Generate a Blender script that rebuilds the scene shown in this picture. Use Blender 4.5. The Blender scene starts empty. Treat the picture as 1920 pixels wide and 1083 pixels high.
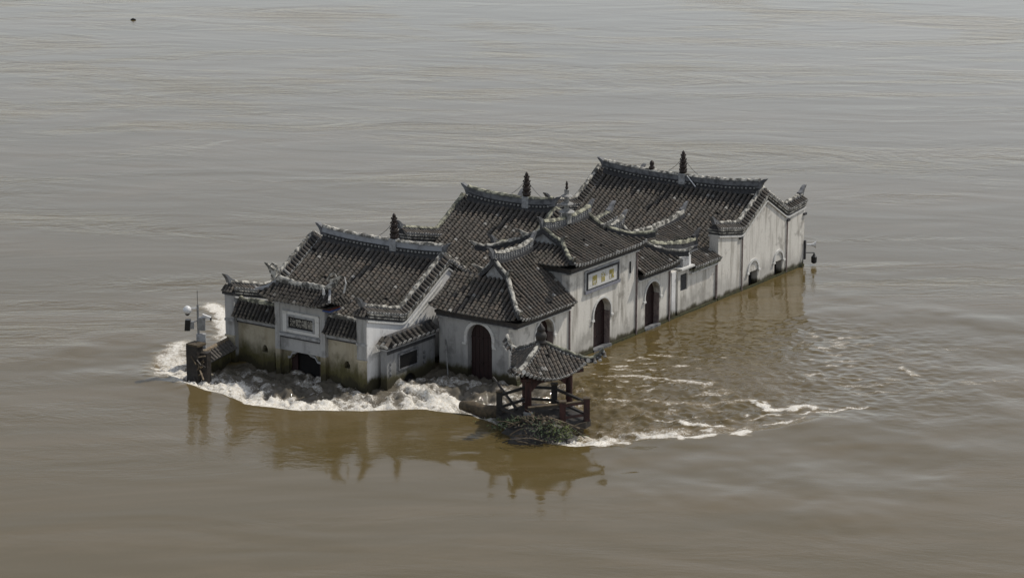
import bpy, math, random
import numpy as np
from mathutils import Vector, Matrix
random.seed(7); rng = np.random.default_rng(11)
S = bpy.context.scene; COL = S.collection

# ------------------------------------------------------------------ camera
cam = bpy.data.cameras.new('camera'); cam.sensor_width = 36; cam.lens = 90; cam.clip_start = 1; cam.clip_end = 20000
camo = bpy.data.objects.new('camera', cam); COL.objects.link(camo)
camo.matrix_world = Matrix(((0.82413, -0.13894, 0.54910, 66.544), (0.56641, 0.20216, -0.79895, -101.793), (0, 0.96945, 0.24531, 34.443), (0, 0, 0, 1)))
S.camera = camo

# ------------------------------------------------------------------ sky, sun, exposure
SUN_AZ, SUN_EL = math.atan2(0.46, 0.89), math.radians(52)      # azimuth from +Y towards +X
W = bpy.data.worlds.new('World'); S.world = W; W.use_nodes = True
wn, wl = W.node_tree.nodes, W.node_tree.links
bg = wn['Background']; sky = wn.new('ShaderNodeTexSky'); sky.sky_type = 'NISHITA'; sky.sun_disc = False
sky.sun_elevation = SUN_EL; sky.sun_rotation = SUN_AZ; sky.air_density = 1.0; sky.dust_density = 0.7; sky.ozone_density = 1.0
hs = wn.new('ShaderNodeHueSaturation'); hs.inputs['Saturation'].default_value = 0.36
wl.new(sky.outputs[0], hs.inputs['Color']); wl.new(hs.outputs[0], bg.inputs['Color']); bg.inputs['Strength'].default_value = 0.130
sl = bpy.data.lights.new('sun', 'SUN'); sl.energy = 2.9; sl.angle = math.radians(1.5); sl.color = (1, 0.93, 0.82)
so = bpy.data.objects.new('sun', sl); COL.objects.link(so)
sd = Vector((math.sin(SUN_AZ)*math.cos(SUN_EL), math.cos(SUN_AZ)*math.cos(SUN_EL), math.sin(SUN_EL)))
so.rotation_euler = sd.to_track_quat('Z', 'Y').to_euler(); so.location = (30, 40, 60)
S.view_settings.view_transform = 'Standard'; S.view_settings.look = 'None'; S.view_settings.exposure = 0.0; S.view_settings.gamma = 1.0
S.view_settings.use_curve_mapping = False
S.cycles.max_bounces = 6; S.cycles.use_denoising = True

# ------------------------------------------------------------------ materials
class NT:
    def __init__(s, name):
        s.m = bpy.data.materials.new(name); s.m.use_nodes = True
        s.n, s.l = s.m.node_tree.nodes, s.m.node_tree.links; s.p = s.n['Principled BSDF']
        s.tc = s.n.new('ShaderNodeTexCoord'); s.geo = s.n.new('ShaderNodeNewGeometry')
    def set(s, k, v): s.p.inputs[k].default_value = v
    def link(s, a, b): s.l.new(a, b)
    def math(s, op, a, b=0.0, c=None, clamp=False):
        nd = s.n.new('ShaderNodeMath'); nd.operation = op; nd.use_clamp = clamp
        for i, v in enumerate((a, b, c)):
            if v is None: continue
            if isinstance(v, (int, float)): nd.inputs[i].default_value = v
            else: s.link(v, nd.inputs[i])
        return nd.outputs[0]
    def noise(s, scale, detail=4, rough=.55, vec=None, mscale=(1,1,1), rot=(0,0,0), dist=0.0, src='pos'):
        nd = s.n.new('ShaderNodeTexNoise'); nd.inputs['Scale'].default_value = scale; nd.inputs['Detail'].default_value = detail
        nd.inputs['Roughness'].default_value = rough; nd.inputs['Distortion'].default_value = dist
        mp = s.n.new('ShaderNodeMapping'); mp.inputs['Scale'].default_value = mscale; mp.inputs['Rotation'].default_value = rot
        if rot[2]: mp.vector_type = 'TEXTURE'; mp.inputs['Rotation'].default_value = (0,0,-rot[2]); mp.inputs['Scale'].default_value = tuple(1/x for x in mscale)
        s.link(vec if vec is not None else s.geo.outputs['Position'], mp.inputs['Vector']); s.link(mp.outputs[0], nd.inputs['Vector'])
        return nd.outputs['Fac']
    def ramp(s, v, lo, hi):
        nd = s.n.new('ShaderNodeMapRange'); nd.interpolation_type = 'SMOOTHSTEP'
        for k, x in zip(('From Min','From Max'), (lo, hi)):
            if isinstance(x, (int, float)): nd.inputs[k].default_value = x
            else: s.link(x, nd.inputs[k])
        s.link(v, nd.inputs['Value']); return nd.outputs['Result']
    def mix(s, f, a, b, mode='MIX'):
        nd = s.n.new('ShaderNodeMix'); nd.data_type = 'RGBA'; nd.blend_type = mode
        for k, v in ((0, f), (6, a), (7, b)):
            if isinstance(v, (int, float)): nd.inputs[k].default_value = v
            elif isinstance(v, tuple): nd.inputs[k].default_value = (*v, 1)
            else: s.link(v, nd.inputs[k])
        return nd.outputs[2]
    def bump(s, h, strength=.3, dist=.02, prev=None):
        nd = s.n.new('ShaderNodeBump'); nd.inputs['Distance'].default_value = dist
        if isinstance(strength, (int, float)): nd.inputs['Strength'].default_value = strength
        else: s.link(strength, nd.inputs['Strength'])
        s.link(h, nd.inputs['Height'])
        if prev is not None: s.link(prev, nd.inputs['Normal'])
        return nd.outputs[0]
    def z(s):
        sx = s.n.new('ShaderNodeSeparateXYZ'); s.link(s.geo.outputs['Position'], sx.inputs[0]); return sx.outputs[2]
    def attr(s, name):
        nd = s.n.new('ShaderNodeAttribute'); nd.attribute_name = name; return nd
    def done(s, col=None, nrm=None, rough=.85):
        if col is not None:
            if isinstance(col, tuple): s.set('Base Color', (*col, 1))
            else: s.link(col, s.p.inputs['Base Color'])
        if nrm is not None: s.link(nrm, s.p.inputs['Normal'])
        if isinstance(rough, (int, float)): s.set('Roughness', rough)
        else: s.link(rough, s.p.inputs['Roughness'])
        return s.m

def plaster(name, base, stain, moss_h, moss_amt=1.0, moss=(.05,.045,.015), streak_amt=.55):
    t = NT(name)
    st = t.noise(1.6, 6, .65, mscale=(1.5,1.5,.18)); bl = t.noise(.9, 5, .6)
    c = t.mix(t.math('MULTIPLY', t.ramp(st, .46, .70), streak_amt), base, stain)
    c = t.mix(t.math('MULTIPLY', t.ramp(bl, .54, .66), .55), c, tuple(x*.60 for x in stain))
    fine = t.noise(9, 6, .7); c = t.mix(t.math('MULTIPLY', t.ramp(fine, .45, .75), .25), c, stain)
    zz = t.z(); dz = t.math('SUBTRACT', zz, t.math('MULTIPLY', t.math('SUBTRACT', t.noise(.8, 6, .65, mscale=(1,1,.6)), .45), 3.2))
    c = t.mix(t.math('MULTIPLY', t.math('SUBTRACT', 1.0, t.ramp(dz, .1, 1.25)), .60), c, tuple(x*.50 for x in base))
    pk = t.noise(2.6, 7, .72); c = t.mix(t.math('MULTIPLY', t.ramp(pk, .61, .64), .5), c, tuple(x*.62 for x in base))
    edge = t.math('SUBTRACT', zz, t.math('MULTIPLY', t.math('SUBTRACT', t.noise(1.3, 6, .7, mscale=(1,1,.5)), .5), moss_h*2.2))
    low = t.math('SUBTRACT', 1.0, t.ramp(edge, moss_h*.35, moss_h*1.25))
    c = t.mix(t.math('MULTIPLY', low, moss_amt), c, moss)
    wet = t.math('SUBTRACT', 1.0, t.ramp(edge, .04, .36)); c = t.mix(t.math('MULTIPLY', wet, .85), c, (.03,.025,.012))
    return t.done(c, t.bump(t.noise(14, 6, .7), .25, .02), .88)

def simple(name, col, col2=None, scale=6, rough=.8, metal=0, lo=.4, hi=.65, bump=.2, mscale=(1,1,1)):
    t = NT(name); n = t.noise(scale, 6, .65, mscale=mscale); col2 = col2 or tuple(x*.55 for x in col)
    c = t.mix(t.ramp(n, lo, hi), col, col2); t.set('Metallic', metal)
    return t.done(c, t.bump(t.noise(scale*3, 5, .7), bump, .015), rough)

def tile_mat(name, k=1.0):
    t = NT(name); a = t.attr('Col'); n = t.noise(7, 6, .7); n2 = t.noise(30, 4, .7)
    c = t.mix(t.math('MULTIPLY', t.ramp(n, .50, .70), .40*k), a.outputs['Color'], (.125,.115,.10))
    c = t.mix(t.math('MULTIPLY', t.ramp(n2, .62, .74), .3*k), c, (.24,.23,.20))
    c = t.mix(t.math('MULTIPLY', t.ramp(t.noise(.8, 6, .65), .52, .70), .62), c, (.032,.032,.022))
    c = t.mix(t.math('MULTIPLY', t.ramp(t.noise(.55, 5, .6, mscale=(1,1.6,1)), .56, .74), .45*k), c, (.17,.155,.13))
    return t.done(c, t.bump(n2, .3, .01), .9)

M = dict(
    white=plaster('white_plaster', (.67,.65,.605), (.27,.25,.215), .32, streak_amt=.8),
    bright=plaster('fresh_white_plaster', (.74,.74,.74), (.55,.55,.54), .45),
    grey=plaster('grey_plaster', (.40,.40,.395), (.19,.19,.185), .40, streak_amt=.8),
    screen=plaster('shaded_grey_plaster', (.27,.275,.28), (.14,.14,.14), .55, streak_amt=.8),  # stained grey plaster, darkened further: the wall's shadow is put into its colour
    front=plaster('silt_stained_plaster', (.43,.39,.30), (.28,.235,.15), 1.0, .92, (.068,.060,.013)),
    trim=simple('white_trim', (.60,.60,.585), (.38,.37,.34), 5, lo=.5, hi=.72),
    ledge=simple('pale_grey_trim', (.36,.37,.38), (.22,.22,.22), 5),
    cap=simple('lichened_cap', (.46,.445,.40), (.085,.082,.072), 3.6, lo=.42, hi=.56),
    mosscap=simple('mossy_cap', (.36,.355,.27), (.09,.09,.07), 3.4, lo=.42, hi=.56),
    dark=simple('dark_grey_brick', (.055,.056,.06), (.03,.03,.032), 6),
    ridge=simple('ridge_panel_grey', (.17,.175,.185), (.075,.078,.085), 3, lo=.42, hi=.62),
    ridgew=simple('ridge_panel_pale', (.33,.345,.37), (.20,.205,.22), 2.5, lo=.45, hi=.7),
    tile=tile_mat('grey_roof_tile'),
    pan=tile_mat('pan_tile', .35),
    door=simple('dark_red_door', (.026,.008,.008), (.012,.006,.006), 4, .6, mscale=(6,6,.6)),
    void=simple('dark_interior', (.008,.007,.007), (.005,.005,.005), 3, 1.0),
    jamb=simple('pink_grey_jamb', (.25,.20,.19), (.14,.11,.11), 4),
    bronze=simple('old_bronze', (.05,.035,.028), (.02,.016,.014), 14, .55, .3),
    wood=simple('red_brown_timber', (.060,.022,.018), (.024,.011,.010), 5, .75, mscale=(1,1,.3)),
    darkwood=simple('wet_dark_timber', (.034,.029,.025), (.016,.014,.013), 5, .6),
    drift=simple('driftwood', (.10,.075,.045), (.04,.03,.018), 6, .8),
    twig=simple('pale_twig', (.24,.19,.13), (.12,.09,.06), 8, .8),
    leaf=simple('wet_leaf', (.035,.060,.022), (.02,.032,.015), 5, .85),
    leaf2=simple('yellow_green_leaf', (.10,.12,.035), (.05,.07,.022), 5, .85),
    stone=simple('grey_stone', (.30,.30,.29), (.14,.14,.135), 5),
    gold=simple('gold_lettering', (.38,.31,.05), (.28,.24,.06), 8, .5),
    pale=simple('pale_lettering', (.34,.33,.29), (.20,.19,.17), 8, .6),
    blue=simple('blue_tile_border', (.19,.20,.25), (.28,.28,.30), 9, .5),
    black=simple('black_metal', (.012,.012,.013), (.006,.006,.006), 9, .45),
    steel=simple('grey_steel', (.30,.31,.32), (.18,.18,.18), 6, .45, .3),
    plastic=simple('white_plastic', (.75,.76,.77), (.62,.62,.62), 3, .35),
    redpaint=simple('red_bracket_paint', (.16,.04,.025), None, 5), bluepaint=simple('blue_bracket_paint', (.05,.09,.26), None, 5),
    moss=simple('waterline_moss', (.05,.052,.016), (.02,.02,.008), 5),
)

# ------------------------------------------------------------------ mesh builder
def root_of(o):
    while o.parent: o = o.parent
    return o
def tag(o, label=None, cat=None, group=None, kind=None):
    for k, v in (('label', label), ('category', cat), ('group', group), ('kind', kind)):
        if v: o[k] = v
    return o
def thing(name, loc, label, cat, group=None):
    o = bpy.data.objects.new(name, None); COL.objects.link(o); o.location = loc; o.empty_display_size = .3
    return tag(o, label, cat, group)
V = lambda *a: np.array(a, float)
def unit(v): return v/ (np.linalg.norm(v)+1e-12)
class MB:
    def __init__(s): s.v, s.f, s.c = [], [], []
    def add(s, vs, fs, c=None):
        b = len(s.v); s.v += [tuple(map(float, p)) for p in vs]
        for f in fs: s.f.append(tuple(b+i for i in f)); s.c.append(c or (.06,.06,.06))
    def box(s, lo, hi, c=None):
        (x0,y0,z0),(x1,y1,z1) = lo, hi
        s.add([(x0,y0,z0),(x1,y0,z0),(x1,y1,z0),(x0,y1,z0),(x0,y0,z1),(x1,y0,z1),(x1,y1,z1),(x0,y1,z1)],
              [(3,2,1,0),(4,5,6,7),(0,1,5,4),(1,2,6,5),(2,3,7,6),(3,0,4,7)], c); return s
    def obox(s, o, ax, ay, az, c=None):          # oriented box from centre and half axes
        o, ax, ay, az = map(np.asarray, (o, ax, ay, az))
        q = [o+i*ax+j*ay+k*az for k in (-1,1) for i, j in ((-1,-1),(1,-1),(1,1),(-1,1))]
        s.add(q, [(3,2,1,0),(4,5,6,7),(0,1,5,4),(1,2,6,5),(2,3,7,6),(3,0,4,7)], c); return s
    def beam(s, a, b, w, h, c=None):
        a, b = np.asarray(a,float), np.asarray(b,float); d = unit(b-a)
        lat = unit(np.cross(d, V(0,0,1) if abs(d[2]) < .95 else V(1,0,0))); up = np.cross(lat, d)
        return s.obox((a+b)/2, (b-a)/2, lat*w/2, up*h/2, c)
    def sweep(s, path, prof, c=None, lat=None, closed=True, caps=True, chip=0):   # prof: (lateral, up) pairs
        P = [np.asarray(p, float) for p in path]
        if chip: P = resample(P, .16)
        n = len(P); k = len(prof); vs = []; b0 = min(b for _, b in prof)
        for i, p in enumerate(P):
            d = P[min(i+1,n-1)]-P[max(i-1,0)]; d[2] = 0
            L = np.asarray(lat, float) if lat is not None else unit(np.cross(d, V(0,0,1)))
            w = 1 if not chip else random.choice((.72,.80,.86,.9,.95,1.0)); hh = 1 if not chip else random.choice((.55,.75,.85,.95,1.0,1.1)); sl_ = random.uniform(-chip, chip)*.02
            vs += [p+L*(a*w+sl_)+V(0,0,b0+(b-b0)*hh) for a, b in prof]
        fs = [(i*k+j, i*k+(j+1)%k, (i+1)*k+(j+1)%k, (i+1)*k+j) for i in range(n-1) for j in range(k if closed else k-1)]
        if caps: fs += [tuple(reversed(range(k))), tuple((n-1)*k+j for j in range(k))]
        s.add(vs, fs, c); return s
    def tube(s, path, r, seg=6, c=None):
        P = [np.asarray(p, float) for p in path]; n = len(P); vs = []
        R = r if hasattr(r, '__len__') else [r]*n
        for i, p in enumerate(P):
            d = unit(P[min(i+1,n-1)]-P[max(i-1,0)]); a = unit(np.cross(d, V(0,0,1) if abs(d[2]) < .9 else V(1,0,0))); b = np.cross(d, a)
            vs += [p+R[i]*(a*math.cos(t)+b*math.sin(t)) for t in (2*math.pi*j/seg for j in range(seg))]
        fs = [(i*seg+j, i*seg+(j+1)%seg, (i+1)*seg+(j+1)%seg, (i+1)*seg+j) for i in range(n-1) for j in range(seg)]
        fs += [tuple(reversed(range(seg))), tuple((n-1)*seg+j for j in range(seg))]
        s.add(vs, fs, c); return s
    def lathe(s, o, prof, seg=12, c=None):       # prof: (radius, z)
        o = np.asarray(o, float); vs = []
        for r, z in prof: vs += [o+V(r*math.cos(t), r*math.sin(t), z) for t in (2*math.pi*j/seg for j in range(seg))]
        n = len(prof)
        fs = [(i*seg+j, i*seg+(j+1)%seg, (i+1)*seg+(j+1)%seg, (i+1)*seg+j) for i in range(n-1) for j in range(seg)]
        fs += [tuple(reversed(range(seg))), tuple((n-1)*seg+j for j in range(seg))]
        s.add(vs, fs, c); return s
    def plate(s, pts, off, c=None):              # polygon extruded by a vector
        P = [np.asarray(p, float) for p in pts]; n = len(P); off = np.asarray(off, float)
        s.add(P+[p+off for p in P], [tuple(range(n)), tuple(reversed(range(n, 2*n)))]+[(i, (i+1)%n, n+(i+1)%n, n+i) for i in range(n)], c); return s
    def build(s, name, mat, parent=None, kind=None, smooth=False, label=None):
        me = bpy.data.meshes.new(name); v = np.array(s.v)
        if parent is not None: v = v - np.array(root_of(parent).location)
        me.from_pydata(v.tolist(), [], s.f)
        if mat in ('tile', 'pan'):
            at = me.color_attributes.new('Col', 'FLOAT_COLOR', 'CORNER')
            cs = np.concatenate([np.tile((*c, 1.0), (len(f), 1)) for f, c in zip(s.f, s.c)]) if s.f else np.zeros((0,4))
            at.data.foreach_set('color', cs.astype(np.float32).ravel())
        me.materials.append(M[mat] if isinstance(mat, str) else mat)
        if smooth: me.polygons.foreach_set('use_smooth', [True]*len(me.polygons))
        me.update(); o = bpy.data.objects.new(name, me); COL.objects.link(o)
        if parent is not None: o.parent = parent
        if kind: o['kind'] = kind
        if label: o['label'] = label
        return o

def chaikin(P, n=2):
    P = [np.asarray(p, float) for p in P]
    for _ in range(n):
        Q = [P[0]]
        for a, b in zip(P, P[1:]): Q += [a*.75+b*.25, a*.25+b*.75]
        P = Q+[P[-1]]
    return P
def fillet(P, r=.32, sharp=()):
    P = [np.asarray(p, float) for p in P]; Q = [P[0]]
    for i in range(1, len(P)-1):
        if i in sharp: Q.append(P[i]); continue
        a, b = unit(P[i-1]-P[i]), unit(P[i+1]-P[i]); u, v = P[i]+a*r, P[i]+b*r
        for t in (0,.25,.5,.75,1): Q.append(u*(1-t)**2+P[i]*2*t*(1-t)+v*t*t)
    return Q+[P[-1]]
def resample(P, step):
    P = np.array(P); d = np.r_[0, np.cumsum(np.linalg.norm(np.diff(P, axis=0), axis=1))]; n = max(2, int(round(d[-1]/step))+1)
    t = np.linspace(0, d[-1], n); return [np.array([np.interp(x, d, P[:,k]) for k in range(3)]) for x in t]

# ------------------------------------------------------------------ roof tiles
def tint(warm=0.0):
    r = random.random()
    if r < .02: g = random.uniform(.20,.36); c = (g, g*.97, g*.91)
    elif r < .20+warm: g = random.uniform(.07,.14); c = (g*1.16, g*.94, g*.78)
    elif r < .45: g = random.uniform(.085,.135); c = (g*1.03, g*.96, g*.88)
    else: g = random.uniform(.045,.095); c = (g*1.04, g, g*.95)
    return c
def course(mb, pts, lat, r, warm=0, endw=.5, dk=1.0):
    """one course of overlapping half-round cover tiles, from the top down"""
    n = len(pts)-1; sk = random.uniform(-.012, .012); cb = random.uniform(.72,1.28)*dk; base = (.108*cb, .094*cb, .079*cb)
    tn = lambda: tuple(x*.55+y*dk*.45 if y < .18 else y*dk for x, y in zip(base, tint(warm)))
    gone = random.randrange(2, n) if n > 8 and random.random() < .12 else -1
    for i in range(n):
        if i == gone: continue
        a, b = pts[i], pts[i+1]; d = b-a; L = np.linalg.norm(d); d = d/(L+1e-9); nn = unit(np.cross(lat, d)); nn = nn if nn[2] > 0 else -nn
        j = lat*(random.uniform(-.014,.014)+sk); up = nn*random.uniform(0,.012)
        ra, rb = r*.84, r*random.uniform(.98,1.10); vs = []
        for p, rr, h in ((a, ra, 0.0), (b+d*.03, rb, .012)):
            for k in range(5):
                t = math.pi*k/4; vs.append(p+j+up+lat*(rr*math.cos(t))+nn*(rr*1.15*math.sin(t)+h))
        fs = [(k, k+1, 6+k, 5+k) for k in range(4)]+[(5,6,7,8,9)]
        if i == n-1:
            g = random.uniform(.20,.38)*endw+.03; mb.add(vs, fs[:4], tn()); mb.add(vs[5:], [(0,1,2,3,4)], (g,g,g*.97))
            if endw >= 1:
                cc = (vs[5]+vs[9])/2+d*.012; g2 = random.uniform(.30,.58); R2 = r*1.12
                mb.add([cc+lat*R2*math.cos(q)+nn*(R2*math.sin(q)+.01) for q in (math.pi*k/4 for k in range(8))], [tuple(range(8))], (g2,g2,g2*.98))
                mb.add([cc+lat*R2*math.cos(q)+nn*(R2*math.sin(q)+.01)-d*.03*e for e in (0,1) for q in (math.pi*k/4 for k in range(8))], [(k,(k+1)%8,8+(k+1)%8,8+k) for k in range(8)], (g2*.8,g2*.8,g2*.78))
        else: mb.add(vs, fs, tn())
def tiled(parent, cols, r=.085, row=.185, warm=0, endw=.5, name='tile_course', joined=False, sag=0.0, lift=None, pan=True, dk=1.0):
    """cols: list of (top, bottom, lateral) in order along the eave; builds a part for each course and the pan tiles between"""
    lines = []
    for top, bot, lat in cols:
        top, bot = np.asarray(top,float), np.asarray(bot,float); L = np.linalg.norm(bot-top); n = max(1, int(round(L/row)))
        P = []
        for k in range(n+1):
            t = k/n; p = top*(1-t)+bot*t; p = p-V(0,0,sag*L*4*t*(1-t)/4)
            if lift: p = p+V(0,0,lift(p))
            P.append(p)
        lines.append((P, np.asarray(lat, float)))
    jm = MB()
    for P, lat in lines:
        mb = jm if joined else MB(); course(mb, P, lat, r*random.uniform(.95,1.05), warm, endw, dk)
        if not joined: mb.build(name, 'tile', parent)
    if joined: jm.build(name, 'tile', parent, kind='stuff')
    if not pan: return
    pm = MB()
    for (A, la), (B, lb) in zip(lines, lines[1:]):
        if np.linalg.norm(A[-1]-B[-1]) > 1.2: continue
        if len(A) < len(B): A = [A[0]]*(len(B)-len(A))+A if np.linalg.norm(A[-1]-B[-1]) < 1 else A
        if len(B) < len(A): B = [B[0]]*(len(A)-len(B))+B
        for k in range(len(A)-1):
            u = V(0,0,.028); m0, m1 = (A[k]+B[k])/2-V(0,0,.06), (A[k+1]+B[k+1])/2-V(0,0,.06)
            g = random.uniform(.010,.030); c = (g*1.05, g, g*.93)
            pm.add([A[k], m0, B[k], A[k+1]+u, m1+u, B[k+1]+u, A[k+1], m1, B[k+1]], [(0,1,4,3),(1,2,5,4),(3,4,7,6),(4,5,8,7)], c)
    if pm.f: pm.build('pan_tiles', 'pan', parent, kind='stuff')

# ------------------------------------------------------------------ walls with openings
def wall(name, o, s, nrm, th, s0, s1, top, zb, ops=(), mat='white', parent=None, knots=()):
    o, s, nrm = V(*o, 0), V(*s, 0), V(*nrm, 0); S_ = {s0, s1, *knots}
    for p in ops:
        S_ |= {p['s0'], p['s1']}
        if p.get('arch'): c, r = (p['s0']+p['s1'])/2, (p['s1']-p['s0'])/2; S_ |= {c+r*math.cos(math.pi*k/12) for k in range(13)}
        S_ |= {x for x, _ in p.get('pts', [])}
    xs = sorted(x for x in S_ if s0-1e-6 <= x <= s1+1e-6); xs = [x for i, x in enumerate(xs) if i == 0 or x-xs[i-1] > 1e-4]
    def zt(p, x):
        if p.get('arch'):
            c, r = (p['s0']+p['s1'])/2, (p['s1']-p['s0'])/2; return p['z1']+math.sqrt(max(0, r*r-(x-c)**2))*p.get('k', 1)
        if p.get('pts'): return float(np.interp(x, [q[0] for q in p['pts']], [q[1] for q in p['pts']]))
        return p['z1']
    mb = MB(); pt = lambda x, z, d=0: o+s*x-nrm*d+V(0,0,z)
    def quad(a, b, za0, zb0, za1, zb1):
        for d in (0, th): mb.add([pt(a,za0,d), pt(b,zb0,d), pt(b,zb1,d), pt(a,za1,d)], [(0,1,2,3) if d == 0 else (3,2,1,0)])
    for a, b in zip(xs, xs[1:]):
        m = (a+b)/2; op = [p for p in ops if p['s0'] < m < p['s1']]
        mb.add([pt(a,top(a)), pt(b,top(b)), pt(b,top(b),th), pt(a,top(a),th)], [(0,1,2,3)])
        if not op: quad(a, b, zb, zb, top(a), top(b)); continue
        z = zb
        for p in sorted(op, key=lambda p: p['z0']):
            if p['z0'] > z: quad(a, b, z, z, p['z0'], p['z0']); mb.add([pt(a,p['z0']), pt(b,p['z0']), pt(b,p['z0'],th), pt(a,p['z0'],th)], [(0,1,2,3)])
            mb.add([pt(a,zt(p,a)), pt(b,zt(p,b)), pt(b,zt(p,b),th), pt(a,zt(p,a),th)], [(3,2,1,0)]); z = None; last = p
        quad(a, b, zt(last,a), zt(last,b), top(a), top(b))
    for p in ops:
        for x in (p['s0'], p['s1']): mb.add([pt(x,p['z0']), pt(x,zt(p,x)), pt(x,zt(p,x),th), pt(x,p['z0'],th)], [(0,1,2,3)])
    for x in (s0, s1): mb.add([pt(x,zb), pt(x,top(x)), pt(x,top(x),th), pt(x,zb,th)], [(0,1,2,3)])
    return mb.build(name, mat, parent)
def arch_mold(parent, o, s, nrm, c, r, zs, w=.10, proud=.06, k=1.0, legs=.25, mat='trim'):
    o, s, nrm = V(*o,0), V(*s,0), V(*nrm,0); mb = MB(); ring = []
    for i in range(17):
        t = math.pi*i/16; ring.append((c-(r)*math.cos(t), zs+r*math.sin(t)*k, math.cos(t), math.sin(t)))
    ring = [(c-r, zs-legs, 1, 0)]+ring+[(c+r, zs-legs, -1, 0)]
    vs = []
    for x, z, ct, st in ring:
        for e, d in ((0,0),(0,proud),(w,proud),(w,0)): vs.append(o+s*(x-ct*e)+nrm*d+V(0,0,z+st*e))
    n = len(ring); fs = [(i*4+j, i*4+(j+1)%4, i*4+4+(j+1)%4, i*4+4+j) for i in range(n-1) for j in range(4)]+[(0,1,2,3),(n*4-1,n*4-2,n*4-3,n*4-4)]
    mb.add(vs, fs); mb.build('arch_moulding', mat, parent)
    fm = MB()
    for e in (-1, 1): fm.obox(o+s*(c+e*(r+w*.9))+nrm*(proud*.6)+V(0,0,zs-legs-.03), s*.11, nrm*proud*.9, V(0,0,.05))
    fm.build('arch_foot', mat, parent)
def arched_door(parent, o, s, nrm, s0, s1, zs, depth, k=1.0, z0=-.6):
    """a pair of board leaves with battens, set back in an arched opening"""
    o2, s, nrm = V(*o,0)-V(*nrm,0)*depth, V(*s,0), V(*nrm,0); c, r = (s0+s1)/2, (s1-s0)/2+.03
    ar = lambda x: zs+math.sqrt(max(0, r*r-(x-c)**2))*k
    for e in (-1, 1):
        d = MB(); nb = 3
        for b in range(nb):
            xa, xb = sorted((c+e*(.008+r*b/nb), c+e*(r*(b+1)/nb-.008)))
            xm = np.linspace(xa, xb, 4); P = [o2+s*xa+V(0,0,z0), o2+s*xb+V(0,0,z0)]+[o2+s*x+V(0,0,ar(x)) for x in reversed(xm)]
            d.plate(P, -nrm*.05)
        lf = d.build('door_leaf', 'door', parent)
        for zz in (.55, zs-.05): MB().obox(o2+s*(c+e*r/2)+nrm*.012+V(0,0,zz), s*(r/2-.03), nrm*.02, V(0,0,.045)).build('batten', 'door', lf)
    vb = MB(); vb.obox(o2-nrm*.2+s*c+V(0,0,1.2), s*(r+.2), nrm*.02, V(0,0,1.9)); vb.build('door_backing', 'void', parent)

# ------------------------------------------------------------------ ridges, copings, finials
def swoop(parent, p, d, h=.5, w=.12, name='ridge_end', mat='ridge'):
    """an upswept ridge end, thick blade curling out along d"""
    p, d = np.asarray(p,float), unit(np.asarray(d,float)); lat = unit(np.cross(d, V(0,0,1)))
    out = [(-.30,0),(.12,0),(.16,.25*h),(.24,.55*h),(.40,.85*h),(.46,1.02*h),(.30,.98*h),(.12,.80*h),(0,.62*h),(-.14,.50*h),(-.30,.46*h)]
    mb = MB(); mb.plate([p+d*a*1.0+V(0,0,b)-lat*w/2 for a, b in out], lat*w); return mb.build(name, mat, parent)
def finial(parent, p, h, r, name='finial', guys=None, mat='bronze'):
    pr = [(.55,0),(.95,.03),(1,.10),(.80,.17),(.62,.20),(.95,.25),(.98,.32),(.70,.40),(.5,.43),(.80,.47),(.82,.54),(.55,.61),(.38,.63),(.60,.67),(.60,.73),(.40,.79),(.26,.81),(.42,.86),(.38,.93),(.12,1.0)]
    f = MB().lathe(p, [(a*r, b*h) for a, b in pr], 12).build(name, mat, parent, smooth=True)
    # spikes and rings round the tiers
    m = MB()
    for zz, rr in ((.17,.95),(.41,.92),(.62,.8),(.80,.6)):
        for k in range(8):
            t = k*math.pi/4; q = np.asarray(p)+V(math.cos(t)*r*rr, math.sin(t)*r*rr, zz*h); m.obox(q, V(.022,0,0), V(0,.022,0), V(0,0,.04))
    m.build('tier_knobs', mat, f, kind='stuff')
    if guys:
        for g in guys:
            a = np.asarray(p)+V(0,0,h*.72); b = np.asarray(g, float)
            MB().tube([a*(1-t)+b*t-V(0,0,.10*math.sin(math.pi*t)) for t in np.linspace(0,1,7)], .012, 4).build('guy_chain', 'black', f)
    return f
def hall_ridge(parent, y, x0, x1, zb, lift=.30, panel='ridge', h=.66, dots=.23, fin=None, capm='cap'):
    path = [V(x, y, zb+lift*abs((2*(x-x0)/(x1-x0)-1))**2.6) for x in np.linspace(x0, x1, 33)]; k = h/.62
    box = lambda a, b0, b1: [(-a,b0),(a,b0),(a,b1),(-a,b1)]
    MB().sweep(path, box(.20,-.12,.10)).build('ridge_base', 'dark', parent)
    MB().sweep(path, box(.10,.10,.27*k)).build('ridge_openwork', 'dark', parent)
    dm = MB()
    for p in resample(path, dots)[1:-1]:
        for e in (-1, 1): dm.lathe(p+V(0, e*.12, .185*k), [(.05,-.05),(.075,0),(.05,.05)], 6)
    dm.build('openwork_tile_ends', 'stone', parent, kind='stuff')
    MB().sweep(path, box(.15,.27*k,.30*k)).build('ridge_band', 'dark', parent)
    pn = MB().sweep(path, box(.115,.30*k,.56*k)).build('ridge_panel', panel, parent)
    MB().sweep(path, [(-.19,.56*k),(.19,.56*k),(.17,.60*k),(.09,.67*k),(-.09,.67*k),(-.17,.60*k)], chip=1).build('ridge_cap', capm, parent)
    for i, d in ((0, (-1,0,0)), (-1, (1,0,0))): swoop(parent, path[i]+V(0,0,.18), d, .56, .22)
    if fin:
        xf = fin; zf = zb+lift*abs((2*(xf-x0)/(x1-x0)-1))**3.2
        MB().box((xf-.2,y-.17,zf-.02),(xf+.2,y+.17,zf+.66*k)).build('finial_block', 'ledge', parent)
        finial(parent, V(xf,y,zf+.66*k), 1.30, .22, guys=[(xf-.95,y,zf+.70*k),(xf+.95,y,zf+.70*k)])
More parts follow.
